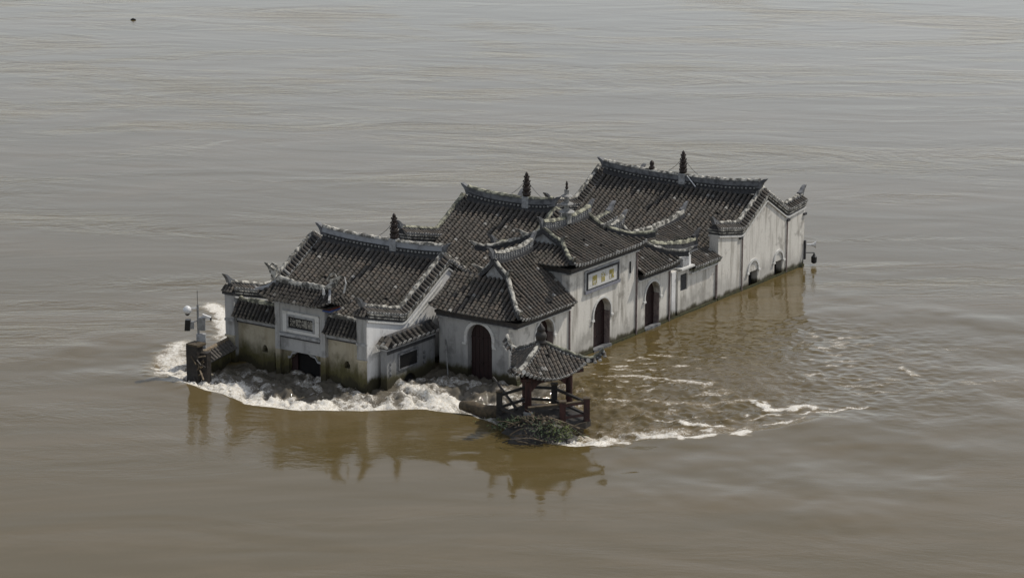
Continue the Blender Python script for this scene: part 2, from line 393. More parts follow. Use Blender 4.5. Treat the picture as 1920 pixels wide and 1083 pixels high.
def coping(parent, path, th, n_out, capm='cap', tiles=True, rise=.52, over=.12, end0=None, end1=None, strip='trim', spacing=.23, both=False):
    """stepped cornice, short tiles and a ridge roll on top of a wall; path runs along the wall's centre line at its top"""
    path = [np.asarray(p,float) for p in path]; n = V(*n_out,0); t = th/2
    b = lambda a0, a1, b0, b1: [(a0,b0),(a1,b0),(a1,b1),(a0,b1)]
    for (a, z0, z1, mt) in ((.05,-.02,.08,'dark'),(.11,.08,.15,'cap'),(.09,.15,.22,'dark'),(.15,.22,.28,'cap')):
        MB().sweep(path, b(-t-a,t+a,z0,z1), lat=n).build('cornice', mt, parent)
    for e in (1, -1):
        a0, a1 = (t, t+.08) if e > 0 else (-t-.08, -t)
        MB().sweep([p-V(0,0,.10) for p in path], b(a0,a1,-.04,.04), lat=n).build('white_strip', strip, parent)
    MB().sweep(path, [(-t-.05,.28),(t+.05,.28),(.07,rise-.02),(-.07,rise-.02)], lat=n).build('coping_core', 'dark', parent)
    if tiles:
        pts = resample(path, spacing)
        for e in ((1,-1) if both else (1,)):
            cols = []
            for i, p in enumerate(pts):
                d = unit(pts[min(i+1,len(pts)-1)]-pts[max(i-1,0)])
                cols.append((p+n*e*.05+V(0,0,rise+.02), p+n*e*(t+over)+V(0,0,.335), d))
            tiled(parent, cols, r=.075, row=.3, endw=1.2, name='coping_tile', pan=False)
    MB().sweep(path, b(-.10,.10,rise-.04,rise+.12), lat=n).build('coping_ridge', 'ridge', parent)
    MB().sweep(path, [(-.14,rise+.12),(.14,rise+.12),(.12,rise+.19),(.05,rise+.24),(-.05,rise+.24),(-.12,rise+.19)], lat=n, chip=1).build('coping_cap', capm, parent)
    if end0: swoop(parent, path[0]+V(0,0,rise+.05), path[0]-path[1], end0, .22, 'coping_end', 'ridge')
    if end1: swoop(parent, path[-1]+V(0,0,rise+.05), path[-1]-path[-2], end1, .22, 'coping_end', 'ridge')

# ------------------------------------------------------------------ halls
def hall(name, loc, label, xw, xe, yf, yb, yr, zr, slope_f, slope_b, yef, yeb, prof, th=.55, panel='ridge', fin=None, emat='white', wmat='grey', ops=(), capm='cap', warm=0.05, sag=.10, ridge_dx=.1, dots=.23, lift=.25):
    t = thing(name, loc, label, 'temple hall', 'halls of the flooded temple')
    # gable walls: prof = knots (y, z)
    K = fillet([V(0, y, z) for y, z in prof], .3, (len(prof)//2,)); ys = [p[1] for p in K]; zs = [p[2] for p in K]
    top = lambda y: float(np.interp(y, ys, zs))
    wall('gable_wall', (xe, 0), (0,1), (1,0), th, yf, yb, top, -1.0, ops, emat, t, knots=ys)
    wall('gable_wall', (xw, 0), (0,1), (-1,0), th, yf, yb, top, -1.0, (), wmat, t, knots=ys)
    for x, n in ((xe-th/2, (1,0)), (xw+th/2, (1,0))):
        coping(t, [(x, y, z) for y, z in zip(ys, zs)], th, n, end0=.42, end1=.5, capm=capm)
    # front and back slopes
    nx = int(round((xe-xw-2*th)/.30)); xs = np.linspace(xw+th-.05, xe-th+.05, nx)
    tiled(t, [((x, yr-.12, zr), (x, yef, zr-slope_f*(yr-yef)), (1,0,0)) for x in xs], warm=warm, sag=sag, r=.095)
    MB().plate([(xw+th, yr+.1, zr), (xe-th, yr+.1, zr), (xe-th, yeb, zr-slope_b*(yeb-yr)), (xw+th, yeb, zr-slope_b*(yeb-yr))], (0,0,-.1), (.05,.05,.05)).build('back_slope', 'pan', t)
    MB().plate([(xw+th, yr, zr-.12), (xe-th, yr, zr-.12), (xe-th, yef+.05, zr-slope_f*(yr-yef)-.45), (xw+th, yef+.05, zr-slope_f*(yr-yef)-.45)], (0,0,-.08), (.05,.05,.05)).build('roof_boarding', 'darkwood', t)
    hall_ridge(t, yr, xw+th-ridge_dx, xe-th+.2, zr, panel=panel, fin=fin, capm=capm, dots=dots, lift=lift)
    MB().box((xw+th+.01, yeb-.35, -1), (xe-th-.01, yeb-.05, zr-slope_b*(yeb-yr)-.15)).build('back_wall', wmat, t)
    return t

# front hall
fh = hall('front_hall', (-9.6,-5.5,0), 'grey tiled front hall with silt-stained entrance facade facing the foam', -14.15, -5.4, -9.25, 1.3, -2.6, 4.85, .52, .6, -7.7, 1.0,
          [(-9.25,3.36),(-6.35,2.58),(-2.7,4.62),(.1,2.8),(1.3,2.9)], panel='ridgew', fin=-8.75, emat='bright', ridge_dx=-.35, lift=.16)
F = fh
for o_ in (.36,.58): MB().sweep([(-5.36,-6.0,2.78-o_),(-5.36,-3.2,4.34-o_)], [(-.03,-.04),(.04,-.04),(.04,.04),(-.03,.04)], lat=(1,0,0)).build('rake_pipe', 'trim', F)
# entrance facade at y = -9
fz = lambda x: 2.12
wall('facade_wall', (0,-9.0), (1,0), (0,-1), .4, -13.62, -5.93, fz, -1.0,
     [dict(s0=-10.42,s1=-8.32,z0=-1,z1=.5,pts=[(-10.42,.62),(-10.27,.64),(-10.15,.86),(-9.95,.90),(-9.80,1.04),(-9.2,1.04),(-9.0,.90),(-8.75,.86),(-8.58,.64),(-8.32,.62)]),
      dict(s0=-11.32,s1=-11.05,z0=-1,z1=.72), dict(s0=-12.08,s1=-11.74,z0=.66,z1=.95,pts=[(-12.08,.84),(-11.98,1.02),(-11.84,1.02),(-11.74,.84)]),
      dict(s0=-6.98,s1=-6.64,z0=.66,z1=.95,pts=[(-6.98,.84),(-6.88,1.02),(-6.74,1.02),(-6.64,.84)])], 'front', F)
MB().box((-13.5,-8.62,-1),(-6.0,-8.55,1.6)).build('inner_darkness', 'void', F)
for k in (0, 1): MB().box((-10.40+k*1.72,-8.78,-1),(-10.40+k*1.72+.36,-8.72,1.1)).build('gate_leaf', 'door', F)
path = [(x,-9.0,z) for x, z in [(-10.42,.62),(-10.27,.64),(-10.15,.86),(-9.95,.90),(-9.80,1.04),(-9.2,1.04),(-9.0,.90),(-8.75,.86),(-8.58,.64),(-8.32,.62)]]
MB().sweep(path, [(-.07,.0),(.0,.0),(.0,.10),(-.07,.10)], lat=(0,1,0)).build('doorway_moulding', 'ledge', F)
# upper wall behind the pents, centre bay, corner piers
for a, b in ((-13.6,-11.02),(-7.93,-5.95)):
    MB().box((a,-8.95,2.12),(b,-8.62,3.12)).build('upper_wall', 'grey', F)
    MB().box((a-.03,-9.16,2.06),(b+.03,-8.7,2.20)).build('ledge', 'ledge', F)
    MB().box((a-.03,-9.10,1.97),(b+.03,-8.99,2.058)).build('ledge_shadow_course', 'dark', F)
    xs = np.linspace(a+.1, b-.08, int((b-a)/.235)+1)
    tiled(F, [((x,-8.93,3.06),(x,-9.50,2.36),(1,0,0)) for x in xs], r=.08, row=.2, warm=-.1, endw=.9, dk=.5)  # dark tiles; dk also puts the shade of these steep slopes into their colour
    MB().plate([(a,-8.97,2.98),(b,-8.97,2.98),(b,-9.42,2.36),(a,-9.42,2.36),(a,-9.2,2.24),(b,-9.2,2.24)][:4], (0,.03,-.08)).build('pent_soffit', 'dark', F)
    MB().sweep([(a+.02,-8.90,3.06),(b-.02,-8.90,3.06)], [(-.14,0),(.14,0),(.11,.14),(.05,.19),(-.05,.19),(-.11,.14)], chip=1).build('pent_ridge', 'mosscap' if a < -12 else 'cap', F)
MB().box((-11.05,-9.20,1.05),(-7.95,-8.55,3.50)).build('centre_bay', 'grey', F)
for x in (-11.05,-8.25):
    MB().box((x,-9.245,-1),(x+.3,-9.0,1.05)).build('pilaster', 'front', F)
    MB().box((x,-9.245,1.051),(x+.3,-9.2005,3.38)).build('pilaster', 'grey', F)
MB().box((-11.1,-9.30,3.38),(-7.9,-8.5,3.56)).build('bay_cornice', 'ledge', F)
MB().box((-10.75,-9.30,1.78),(-8.25,-9.2005,1.92)).build('sill', 'ledge', F)
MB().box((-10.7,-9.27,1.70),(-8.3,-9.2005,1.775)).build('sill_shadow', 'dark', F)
# framed name board
fm = MB()
for lo, hi in (((-10.52,-9.29,2.88),(-8.28,-9.201,3.05)),((-10.52,-9.29,2.02),(-8.28,-9.201,2.18)),((-10.52,-9.29,2.181),(-10.2,-9.201,2.879)),((-8.6,-9.29,2.181),(-8.28,-9.201,2.879))): fm.box(lo, hi)
fm.build('board_frame', 'trim', F)
fm = MB()
for lo, hi in (((-10.26,-9.315,2.80),(-8.54,-9.291,2.90)),((-10.26,-9.315,2.16),(-8.54,-9.291,2.25)),((-10.26,-9.315,2.251),(-10.16,-9.291,2.799)),((-8.64,-9.315,2.251),(-8.54,-9.291,2.799))): fm.box(lo, hi)
fm.build('board_frame', 'ledge', F)
nb = MB().box((-10.2,-9.225,2.2),(-8.6,-9.2015,2.86)).build('name_board', 'black', F)
def lettering(body, parent, org, sdir, nrm, size, mat, step, height=1.0):
    for i, ch in enumerate(body):
        cu = bpy.data.curves.new('lettering', 'FONT'); cu.body = ch; cu.size = size; cu.extrude = .006; cu.align_x = 'CENTER'; cu.offset = size*.02
        tmp = bpy.data.objects.new('tmp', cu); COL.objects.link(tmp)
        dg = bpy.context.evaluated_depsgraph_get(); me = bpy.data.meshes.new_from_object(tmp.evaluated_get(dg)); bpy.data.objects.remove(tmp)
        me.name = 'character'; s, n = Vector((*sdir,0)), Vector((*nrm,0)); up = Vector((0,0,height))
        base = Vector(org)+s*(step*i)-root_of(parent).location
        for v in me.vertices: v.co = base+s*v.co.x+up*v.co.y+n*v.co.z
        me.materials.clear(); me.materials.append(M[mat]); o = bpy.data.objects.new('character', me); COL.objects.link(o); o.parent = parent
lettering('渡曉蟠龍', nb, (-9.93,-9.235,2.36), (1,0), (0,-1), .36, 'pale', .36, 1.15)
# corner piers
for x0, x1, mt in ((-14.152,-13.58,'grey'),(-5.96,-5.398,'grey')):
    MB().box((x0,-9.32,1.25),(x1,-9.2515,3.36)).build('corner_pier', mt, F)
    MB().box((x0+.02,-9.29,-1),(x1-.02,-9.2515,1.249)).build('corner_pier', 'front', F)
    MB().box((x0-.02,-9.36,2.02),(x1+.02,-9.2515,2.14)).build('pier_band', 'ledge', F)
    MB().box((x0-.02,-9.38,1.22),(x1+.02,-9.2515,1.32)).build('pier_band', 'front', F)
    MB().box((x0-.08,-9.42,3.362),(x1+.08,-9.2,3.50)).build('pier_cap', 'dark', F)
    tiled(F, [((x,-9.22,3.80),(x,-9.50,3.55),(1,0,0)) for x in np.linspace(x0+.02,x1-.02,4)], r=.07, row=.2, endw=.9)
# raised roof over the centre bay
X0, X1 = -11.72, -7.28
def clift(p): e = max(0, abs(p[0]-(X0+X1)/2)/((X1-X0)/2)-.55)/.45; return .30*e**2*max(0, min(1, (-8.85-p[1])/.9))
xs = np.linspace(X0+.06, X1-.06, 20)
tiled(F, [((x,-8.92-.0,4.30 if abs(x+9.5)<1.75 else 4.30-.55*(abs(x+9.5)-1.75)),(x,-9.78,3.64),(1,0,0)) for x in xs], r=.085, row=.2, warm=-.12, endw=.5, lift=clift, dk=.5)  # dk: shade on the slope facing away from the sun, painted into the tiles
for e, xe_ in ((1, X1), (-1, X0)):
    ys = np.linspace(-9.7,-8.0,8)
    tiled(F, [((xe_-e*.55*max(.15,1-abs(y+8.85)/.9), y, 4.25-.6*abs(y+8.85)/.9),(xe_+e*.02, y, 3.68),(0,1,0)) for y in ys], r=.08, row=.2, warm=-.12, lift=clift, dk=.5)  # end slopes darkened alike, shade carried by the tile tint
MB().plate([(X0+.3,-8.8,4.25),(X1-.3,-8.8,4.25),(X1-.1,-8.0,3.66),(X0+.1,-8.0,3.66)], (0,0,-.06)).build('back_slope', 'dark', F)
MB().box((X0+.25,-9.6,3.565),(X1-.25,-8.1,3.63)).build('eave_board', 'darkwood', F)
MB().box((-7.92,-9.45,3.40),(-7.48,-8.6,3.48)).build('eave_bracket', 'bluepaint', F); MB().box((-7.92,-9.40,3.481),(-7.5,-8.6,3.56)).build('eave_bracket', 'redpaint', F)
rp = [V(x,-8.88,4.28+.30*abs((x+9.5)/1.95)**3) for x in np.linspace(-11.45,-7.55,19)]
MB().sweep(rp, [(-.13,-.04),(.13,-.04),(.12,.16),(.05,.24),(-.05,.24),(-.12,.16)], chip=1).build('bay_ridge', 'cap', F)
for i, d in ((0,(-1,0,0)),(-1,(1,0,0))):
    swoop(F, rp[i]+V(0,0,.1), d, .48, .10, 'ridge_end', 'cap')
    MB().tube([rp[i]+V(-d[0]*.45,0,.25), rp[i]+V(-d[0]*.25,0,.52), rp[i]+V(-d[0]*.02,0,.60), rp[i]+V(d[0]*.12,0,.46)], [.07,.08,.05,.02], 6).build('ridge_fish', 'cap', F)
MB().tube([(-7.95,-9.25,3.95),(-7.85,-9.4,4.25),(-7.82,-9.45,4.55)], [.12,.08,.04], 6).build('hip_ornament', 'trim', F)
MB().tube([(-7.35,-8.5,4.2),(-7.2,-8.5,4.7),(-7.28,-8.5,5.0)], [.05,.04,.02], 5).build('hip_ornament', 'trim', F)
for a, b in (((X1-.55,-8.95,4.28),(X1+.05,-9.78,3.98)),((X0+.55,-8.95,4.28),(X0-.05,-9.78,3.98))):
    MB().sweep(chaikin([a, ((a[0]+b[0])/2,(a[1]+b[1])/2,(a[2]+b[2])/2-.15), b],2), [(-.07,0),(.07,0),(.05,.14),(-.05,.14)]).build('hip_ridge', 'ledge', F)

# middle hall and rear hall
mh = hall('middle_hall', (-7.8,5,0), 'tall middle hall whose grey roof rises behind the front hall ridge', -11.15, -4.75, .75, 11.6, 6.2, 5.68, .50, .55, 1.0, 11.3,
          [(.75,4.62),(3.9,3.92),(6.25,5.35),(9,3.9),(11.6,4.2)], fin=-6.75, capm='mosscap', warm=.0, ridge_dx=-.15, lift=.2)
rdoor = []
for c in (18.42, 21.3):
    rdoor.append(dict(s0=c-.5 if c < 20 else c-.44, s1=c+.5 if c < 20 else c+.44, z0=-1, z1=.86))
rh = hall('rear_hall', (-5.3,19.4,0), 'rear hall with white stepped gable wall and two walled-up arches', -11.2, 0.0, 14.55, 24.3, 19.6, 4.82, .50, .55, 14.5, 24.1,
          [(14.55,3.62),(17.15,3.16),(19.78,4.66),(22.2,3.27),(24.3,3.46)], fin=-5.25, ops=rdoor, warm=.06, dots=.26, ridge_dx=-.2, lift=.26)
for p in rdoor:
    c, r = (p['s0']+p['s1'])/2, (p['s1']-p['s0'])/2
    arch_mold(rh, (0,0), (0,1), (1,0), c, r+.02, .92, w=.13, proud=.07, legs=.06)
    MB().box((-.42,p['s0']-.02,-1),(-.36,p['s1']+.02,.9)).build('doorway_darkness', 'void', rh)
    MB().box((-.30,p['s0']+.002,-1),(-.02,p['s0']+.05,.855)).build('door_jamb', 'jamb', rh)
for y in (17.12, 22.2): MB().tube([(.05,y,3.0),(.05,y,.02)], .035, 6).build('downpipe', 'jamb', rh)
for y in (16.95,22.3,24.25): MB().box((.001,y-.15,2.95),(.10,y+.15,3.08)).build('corbel', 'dark', rh)
MB().box((-.01,14.56,-.6),(.05,24.32,.10)).build('waterline_ledge', 'moss', rh)
MB().box((-.56,14.48,1.55),(-.02,14.549,1.62)).build('pier_band', 'ledge', rh)
st = MB().lathe((-7.3,19.6,5.52), [(.16,0),(.18,.12),(.10,.2),(.14,.3),(.12,.42),(.05,.5)], 8).build('roof_figure', 'bronze', rh, smooth=True)
MB().tube([(-4.9,19.45,5.45),(-4.2,19.2,4.95)], .03, 6).build('fallen_pipe', 'plastic', rh)

# ------------------------------------------------------------------ gatehouses with hip-and-gable roofs
XE, XR = .43, -2.3; XW = 2*XR-XE
def gatehouse(label, y0, y1, ze, zr, hip0, hip1, dg, zb=-1.0, door=None, warm=.12, capm='cap', front_door=None, sign=None, lift=.22, ridge_h=.48, westhip=True):
    t = thing('gatehouse', (-2.2,(y0+y1)/2,0), label, 'gatehouse', 'gatehouses along the white facade')
    D = XE-XR; kz = lambda d: ze+(zr-ze)*(.80*(d/D)+.20*(d/D)**2)
    ya, yb = (y0-.42 if hip0 else y0), (y1+.42 if hip1 else y1)
    wtop = ze-.12
    ops = [dict(s0=door[0], s1=door[1], z0=-1, z1=door[2], arch=True)] if door else []
    wall('side_wall', (0,0), (0,1), (1,0), .45, y0, y1, lambda s: wtop, zb, ops, 'white', t)
    if door:
        c, r = (door[0]+door[1])/2, (door[1]-door[0])/2
        arch_mold(t, (0,0), (0,1), (1,0), c, r+.02, door[2], legs=.18); arched_door(t, (0,0), (0,1), (1,0), door[0], door[1], door[2], .34)
        MB().box((-.33,door[1]-.03,-.6),(-.01,door[1]-.002,door[2]-.02)).build('door_jamb', 'jamb', t)
        MB().box((-.2,door[0]-.05,-.3),(.09,door[1]+.05,.09)).build('door_step', 'ridge', t)
    # end walls and back
    fops = [dict(s0=front_door[0], s1=front_door[1], z0=-1, z1=front_door[2], arch=True)] if front_door else []
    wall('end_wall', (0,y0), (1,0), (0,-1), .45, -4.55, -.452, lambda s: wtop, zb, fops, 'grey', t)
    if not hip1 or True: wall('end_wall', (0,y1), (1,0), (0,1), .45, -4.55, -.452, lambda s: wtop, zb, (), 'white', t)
    MB().box((-4.55,y0+.46,zb),(-4.3,y1-.46,wtop)).build('back_wall', 'grey', t)
    if front_door:
        c, r = (front_door[0]+front_door[1])/2, (front_door[1]-front_door[0])/2
        arch_mold(t, (0,y0), (1,0), (0,-1), c, r+.02, front_door[2], legs=.3, w=.16); arched_door(t, (0,y0), (1,0), (0,-1), front_door[0], front_door[1], front_door[2], .34)
    # cornice under the eaves
    cb = MB().box((.001,y0-(.06 if hip0 else 0),ze-.44),(.13,y1+(.06 if hip1 else 0),ze-.35)); cb.build('cornice', 'trim', t)
    MB().box((.002,ya+.1,ze-.349),(.20,yb-.1,ze-.20)).build('eave_course', 'dark', t); MB().box((.003,ya+.06,ze-.199),(.34,yb-.06,ze-.06)).build('eave_course', 'darkwood', t)
    MB().box((XE-.06,ya+(1.2 if hip0 else 0),ze-.055),(XE-.01,yb-(1.2 if hip1 else 0),ze-.005)).build('eave_edge', 'cap', t)
    if hip0: MB().box((-4.6,y0-.13,ze-.44),(.001,y0-.001,ze-.35)).build('cornice', 'ledge', t); MB().box((-4.6,y0-.20,ze-.349),(.001,y0-.002,ze-.20)).build('eave_course', 'dark', t); MB().box((-4.6,ya+.10,ze-.199),(.002,y0-.003,ze-.06)).build('eave_course', 'darkwood', t)
    # the two long slopes: courses fall along +X and -X
    def ldm(y, sgn=1): return D if not ((hip0 and y < ya+dg) or (hip1 and y > yb-dg)) else min(D, (y-ya) if (hip0 and y < ya+dg) else (yb-y))
    def lf(p):
        dx = min(abs(XE-p[0]), abs(p[0]-XW)); v = 0
        for on, yc in ((hip0, ya), (hip1, yb)):
            if not on: continue
            dd = max(dx, abs(p[1]-yc)); v = max(v, lift*max(0, 1-dd/1.3)**2)
        return v
    ny = int(round((yb-ya)/.255)); ys = np.linspace(ya+.08, yb-.08, ny)
    def slope(sx, joined=False):
        cols = []
        for y in ys:
            m = ldm(y)
            if m < .15: continue
            x0 = XE if sx > 0 else XW
            cols.append(((x0-sx*m, y, kz(m)), (x0, y, ze), (0,1,0)))
        tiled(t, cols, r=.085, warm=warm, joined=joined, lift=lf, sag=.03, name='tile_course', endw=1.3)
    slope(1)
    slope(-1, True)
    for on, yc, sg in ((hip0, ya, 1), (hip1, yb, -1)):
        if not on: continue
        xs = np.linspace(XW+.08, XE-.08, int((XE-XW)/.255)); cols = []
        for x in xs:
            m = min(dg, XE-x, x-XW if westhip else 99)
            if not westhip and x < -4.85: continue
            if m < .15: continue
            cols.append(((x, yc+sg*m, kz(m)), (x, yc, ze), (1,0,0)))
        tiled(t, cols, r=.082, warm=warm*.5, joined=(sg < 0), lift=lf, sag=.03)
        # gablet
        yg = yc+sg*dg; zg = kz(dg)
        MB().plate([(XE-dg-.15, yg, zg-.05), (XR, yg, zr+.05), (XW+dg+.15, yg, zg-.05)], (0, sg*.12, 0)).build('gablet', 'ledge', t)
        for sx, xe_ in ((1, XE), (-1, XW)):
            if sx < 0 and not westhip: xe_ = XW+.0
            # verge from the ridge end to the knee, then hip ridge out to the corner with a lifted tip
            kn = V(xe_-sx*dg, yg-sg*.06, zg); cr = V(xe_+sx*.10, yc-sg*.10, ze+lift)
            vp = [V(XR, yg-sg*.06, zr+.05), (V(XR, yg-sg*.06, zr+.05)+kn)/2-V(0,0,.05), kn+V(0,0,.02)]
            hp = [kn, kn*.65+cr*.35-V(0,0,.10), kn*.25+cr*.75-V(0,0,.14), cr+V(sx*.12,-sg*.12,.10)]
            for q in (chaikin(vp), chaikin(hp)) if (sx > 0 or westhip) else (chaikin(vp),):
                MB().sweep(q, [(-.11,-.06),(.11,-.06),(.11,.20),(-.11,.20)]).build('hip_ridge', 'dark', t)
                MB().sweep(q, [(-.12,.20),(.12,.20),(.10,.27),(.04,.32),(-.04,.32),(-.10,.27)], chip=1).build('hip_cap', capm if sx > 0 else 'cap', t)
                em = MB()
                for pz in resample(q, .2)[1:]: em.lathe(pz+V(sx*.10,-sg*.06,.06), [(.045,-.04),(.062,0),(.045,.04)], 6)
                em.build('hip_tile_ends', 'stone', t, kind='stuff')
            if sx > 0 or westhip: swoop(t, cr+V(0,0,.08), (sx, -sg, 0), .42, .12, 'hip_end', 'cap')
            swoop(t, vp[-1]+V(0,0,.18), (sx*.7,-sg*.4,0), .38, .12, 'knee_ornament', 'cap')
        # eave soffit
    r0, r1 = (ya+dg-.15 if hip0 else y0), (yb-dg+.15 if hip1 else y1)
    rp = [V(XR, y, zr+.20*abs(2*(y-r0)/(r1-r0)-1)**2.5) for y in np.linspace(r0, r1, 13)]; k = ridge_h
    MB().sweep(rp, [(-.17,-.1),(.17,-.1),(.17,.08),(-.17,.08)]).build('ridge_base', 'dark', t)
    MB().sweep(rp, [(-.09,.08),(.09,.08),(.09,k-.1),(-.09,k-.1)]).build('ridge_panel', 'ridge', t)
    dmm = MB()
    for p in resample(rp, .2)[1:-1]:
        for hh in (.16,.28): dmm.lathe(p+V(.09,0,hh), [(.03,-.04),(.055,0),(.03,.04)], 6)
    dmm.build('openwork_tile_ends', 'stone', t, kind='stuff')
    MB().sweep(rp, [(-.16,k-.1),(.16,k-.1),(.13,k-.02),(.06,k+.05),(-.06,k+.05),(-.13,k-.02)], chip=1).build('ridge_cap', capm, t)
    for i, d in ((0,(0,-1,0)),(-1,(0,1,0))): swoop(t, rp[i]+V(0,0,.1), d, .6, .15)
    MB().box((-4.5,y0+.1,ze-.05),(-.02,y1-.1,ze+.0)).build('ceiling', 'darkwood', t)
    MB().box((-.01,y0+.01,-.6),(.055,y1-.01,.07)).build('waterline_ledge', 'moss', t)
    return t
g1 = gatehouse('low corner gatehouse with arched doors on two sides behind the pavilion', -4.6, 0, 3.08, 5.25, True, False, 1.95, door=(-3.0,-1.42,1.85), front_door=(-2.86,-1.42,1.85), warm=.22, capm='cap', westhip=False)
g2 = gatehouse('tall central gatehouse with name panel above its arched door', .02, 6.3, 4.82, 5.98, True, True, 1.6, door=(2.2,3.75,1.80), warm=.15, capm='mosscap')
g3 = gatehouse('low far gatehouse with arched red door beside the shuttered window', 6.32, 9.66, 3.16, 4.85, False, True, 1.75, door=(7.1,8.52,1.72), warm=.15)
# pilasters / downpipes on the facade
for y, g, h in ((-.03,g1,2.6),(6.2,g2,4.4),(9.45,g3,2.7)): MB().tube([(.05,y,h),(.05,y,0)], .045, 6).build('downpipe', 'jamb', g)
MB().box((.001,5.55,3.35),(.06,5.62,3.95)).build('iron_cramp', 'black', g2)
# name panel on the central gatehouse
MB().box((.001,1.30,3.12),(.075,4.52,4.28)).build('panel_surround', 'ledge', g2)
MB().box((.076,1.30,3.12),(.12,4.52,3.30)).build('panel_border', 'blue', g2)
pb = MB().box((.076,1.52,3.34),(.085,4.28,4.10)).build('name_panel', 'trim', g2)
fm = MB()
for lo, hi in (((.077,1.44,4.101),(.13,4.36,4.20)),((.077,4.281,3.301),(.13,4.36,4.10)),((.077,1.44,3.301),(.13,1.519,4.10)),((.077,1.52,3.301),(.13,4.28,3.339))): fm.box(lo, hi)
fm.build('panel_frame', 'dark', g2)
lettering('閣音觀', pb, (.09,2.15,3.52), (0,1), (1,0), .46, 'gold', .78, 1.1)
# stone pagoda finial on the central ridge
pg = MB().box((XR-.17,3.05,5.95),(XR+.17,3.40,6.62)).build('pagoda_finial', 'stone', g2)
pm = MB()
for k, (z, w) in enumerate(((6.63,.42),(7.02,.36),(7.42,.32))):
    pm.lathe((XR,3.22,z), [(w*.5,0),(w,.04),(w*.9,.09),(w*.4,.16),(.12,.2),(.13,.38)], 8)
pm.build('pagoda_tier', 'stone', pg)
MB().lathe((XR,3.22,7.8), [(.04,0),(.09,.1),(.05,.2),(.07,.3),(.02,.45)], 8).build('pagoda_tip', 'bronze', pg)
for z, lo, hi in ((4.5,0,0),):
    pass

# ------------------------------------------------------------------ side corridor, low facade wall
sc_ = thing('side_corridor', (-1.6,12,0), 'small corridor roof with raised white ridge before the rear hall', 'corridor')
MB().box((-2.6,10.1,-1),(-2.3,14.45,3.4)).build('inner_wall', 'grey', sc_)
ys = np.linspace(9.3,14.2,20)
tiled(sc_, [((-2.2,y,4.12+.02*(y-9.3)),(-.95,y,3.95-.085*(y-9.3)),(0,1,0)) for y in ys], r=.08, warm=.12)
rp = chaikin([(-2.25,9.2,4.3),(-2.25,11,4.18),(-2.25,13,4.25),(-2.25,14.6,4.5)],2)
MB().sweep(rp, [(-.14,-.15),(.14,-.15),(.14,.05),(-.14,.05)]).build('ridge_base', 'dark', sc_)
MB().sweep(rp, [(-.12,.05),(.12,.05),(.10,.25),(.04,.30),(-.04,.30),(-.10,.25)], chip=1).build('ridge_cap', 'cap', sc_)
swoop(sc_, rp[-1]+V(0,0,.1), (0,1,0), .5, .14)
cp = chaikin([(-.9,9.0,4.12),(-.85,10.5,3.80),(-.8,12.3,3.50),(-.8,13.5,3.52)],2)
MB().sweep(cp, [(-.12,-.9),(.12,-.9),(.12,-.02),(-.12,-.02)]).build('parapet_wall', 'dark', sc_)
MB().sweep(cp, [(-.15,-.02),(.15,-.02),(.12,.12),(.04,.17),(-.04,.17),(-.12,.12)], chip=1).build('parapet_cap', 'mosscap', sc_)
swoop(sc_, cp[-1]+V(0,0,.0), (0,1,0), .5, .16, 'parapet_end', 'dark')
for z in (3.1,2.85): MB().sweep([p+V(.14,0,-.55 if z < 3 else -.3) for p in cp], [(-.02,-.03),(.03,-.03),(.03,.03),(-.02,.03)]).build('string_course', 'ridge', sc_)

lw = thing('low_wall', (-.2,12,0), 'low white wall with shuttered window between far gatehouse and rear hall', 'wall')
wall('wall_face', (-.06,0), (0,1), (1,0), .4, 9.68, 14.5, lambda s: 2.22 if s > 11.6 else 2.50, -1, [dict(s0=10.72,s1=11.46,z0=1.28,z1=2.18)], 'white', lw, knots=(11.6,11.601))
MB().box((-.2,10.7,1.26),(-.14,11.48,2.2)).build('shutter', 'dark', lw)
MB().box((-.05,9.72,-1),(.02,10.1,2.5)).build('pilaster', 'bright', lw); MB().box((-.05,10.35,-1),(.02,10.6,2.45)).build('pilaster', 'white', lw)
MB().box((-.35,10.4,2.502),(.22,11.75,2.60)).build('cornice', 'trim', lw); MB().box((-.38,10.75,2.601),(.06,11.4,3.05)).build('parapet_block', 'ledge', lw)
MB().box((-.38,11.45,2.601),(.02,11.65,3.2)).build('parapet_post', 'bright', lw)
MB().beam((-.3,10.2,3.0),(.1,11.4,3.22), .10, .06).build('loose_board', 'trim', lw)
tiled(lw, [((-.75,y,2.88),(.26,y,2.42),(0,1,0)) for y in np.linspace(11.8,14.4,12)], r=.085, row=.22, warm=.1, endw=1)
MB().box((-.05,11.7,2.222),(.20,14.5,2.36)).build('eave_course', 'mosscap', lw); MB().box((-.059,11.65,2.06),(.10,14.45,2.14)).build('cornice', 'trim', lw)
MB().tube([(.0,14.42,2.1),(.0,14.42,.15)], .05, 6).build('downpipe', 'jamb', lw)
MB().box((-.07,9.69,-.6),(.03,14.5,.08)).build('waterline_ledge', 'moss', lw)

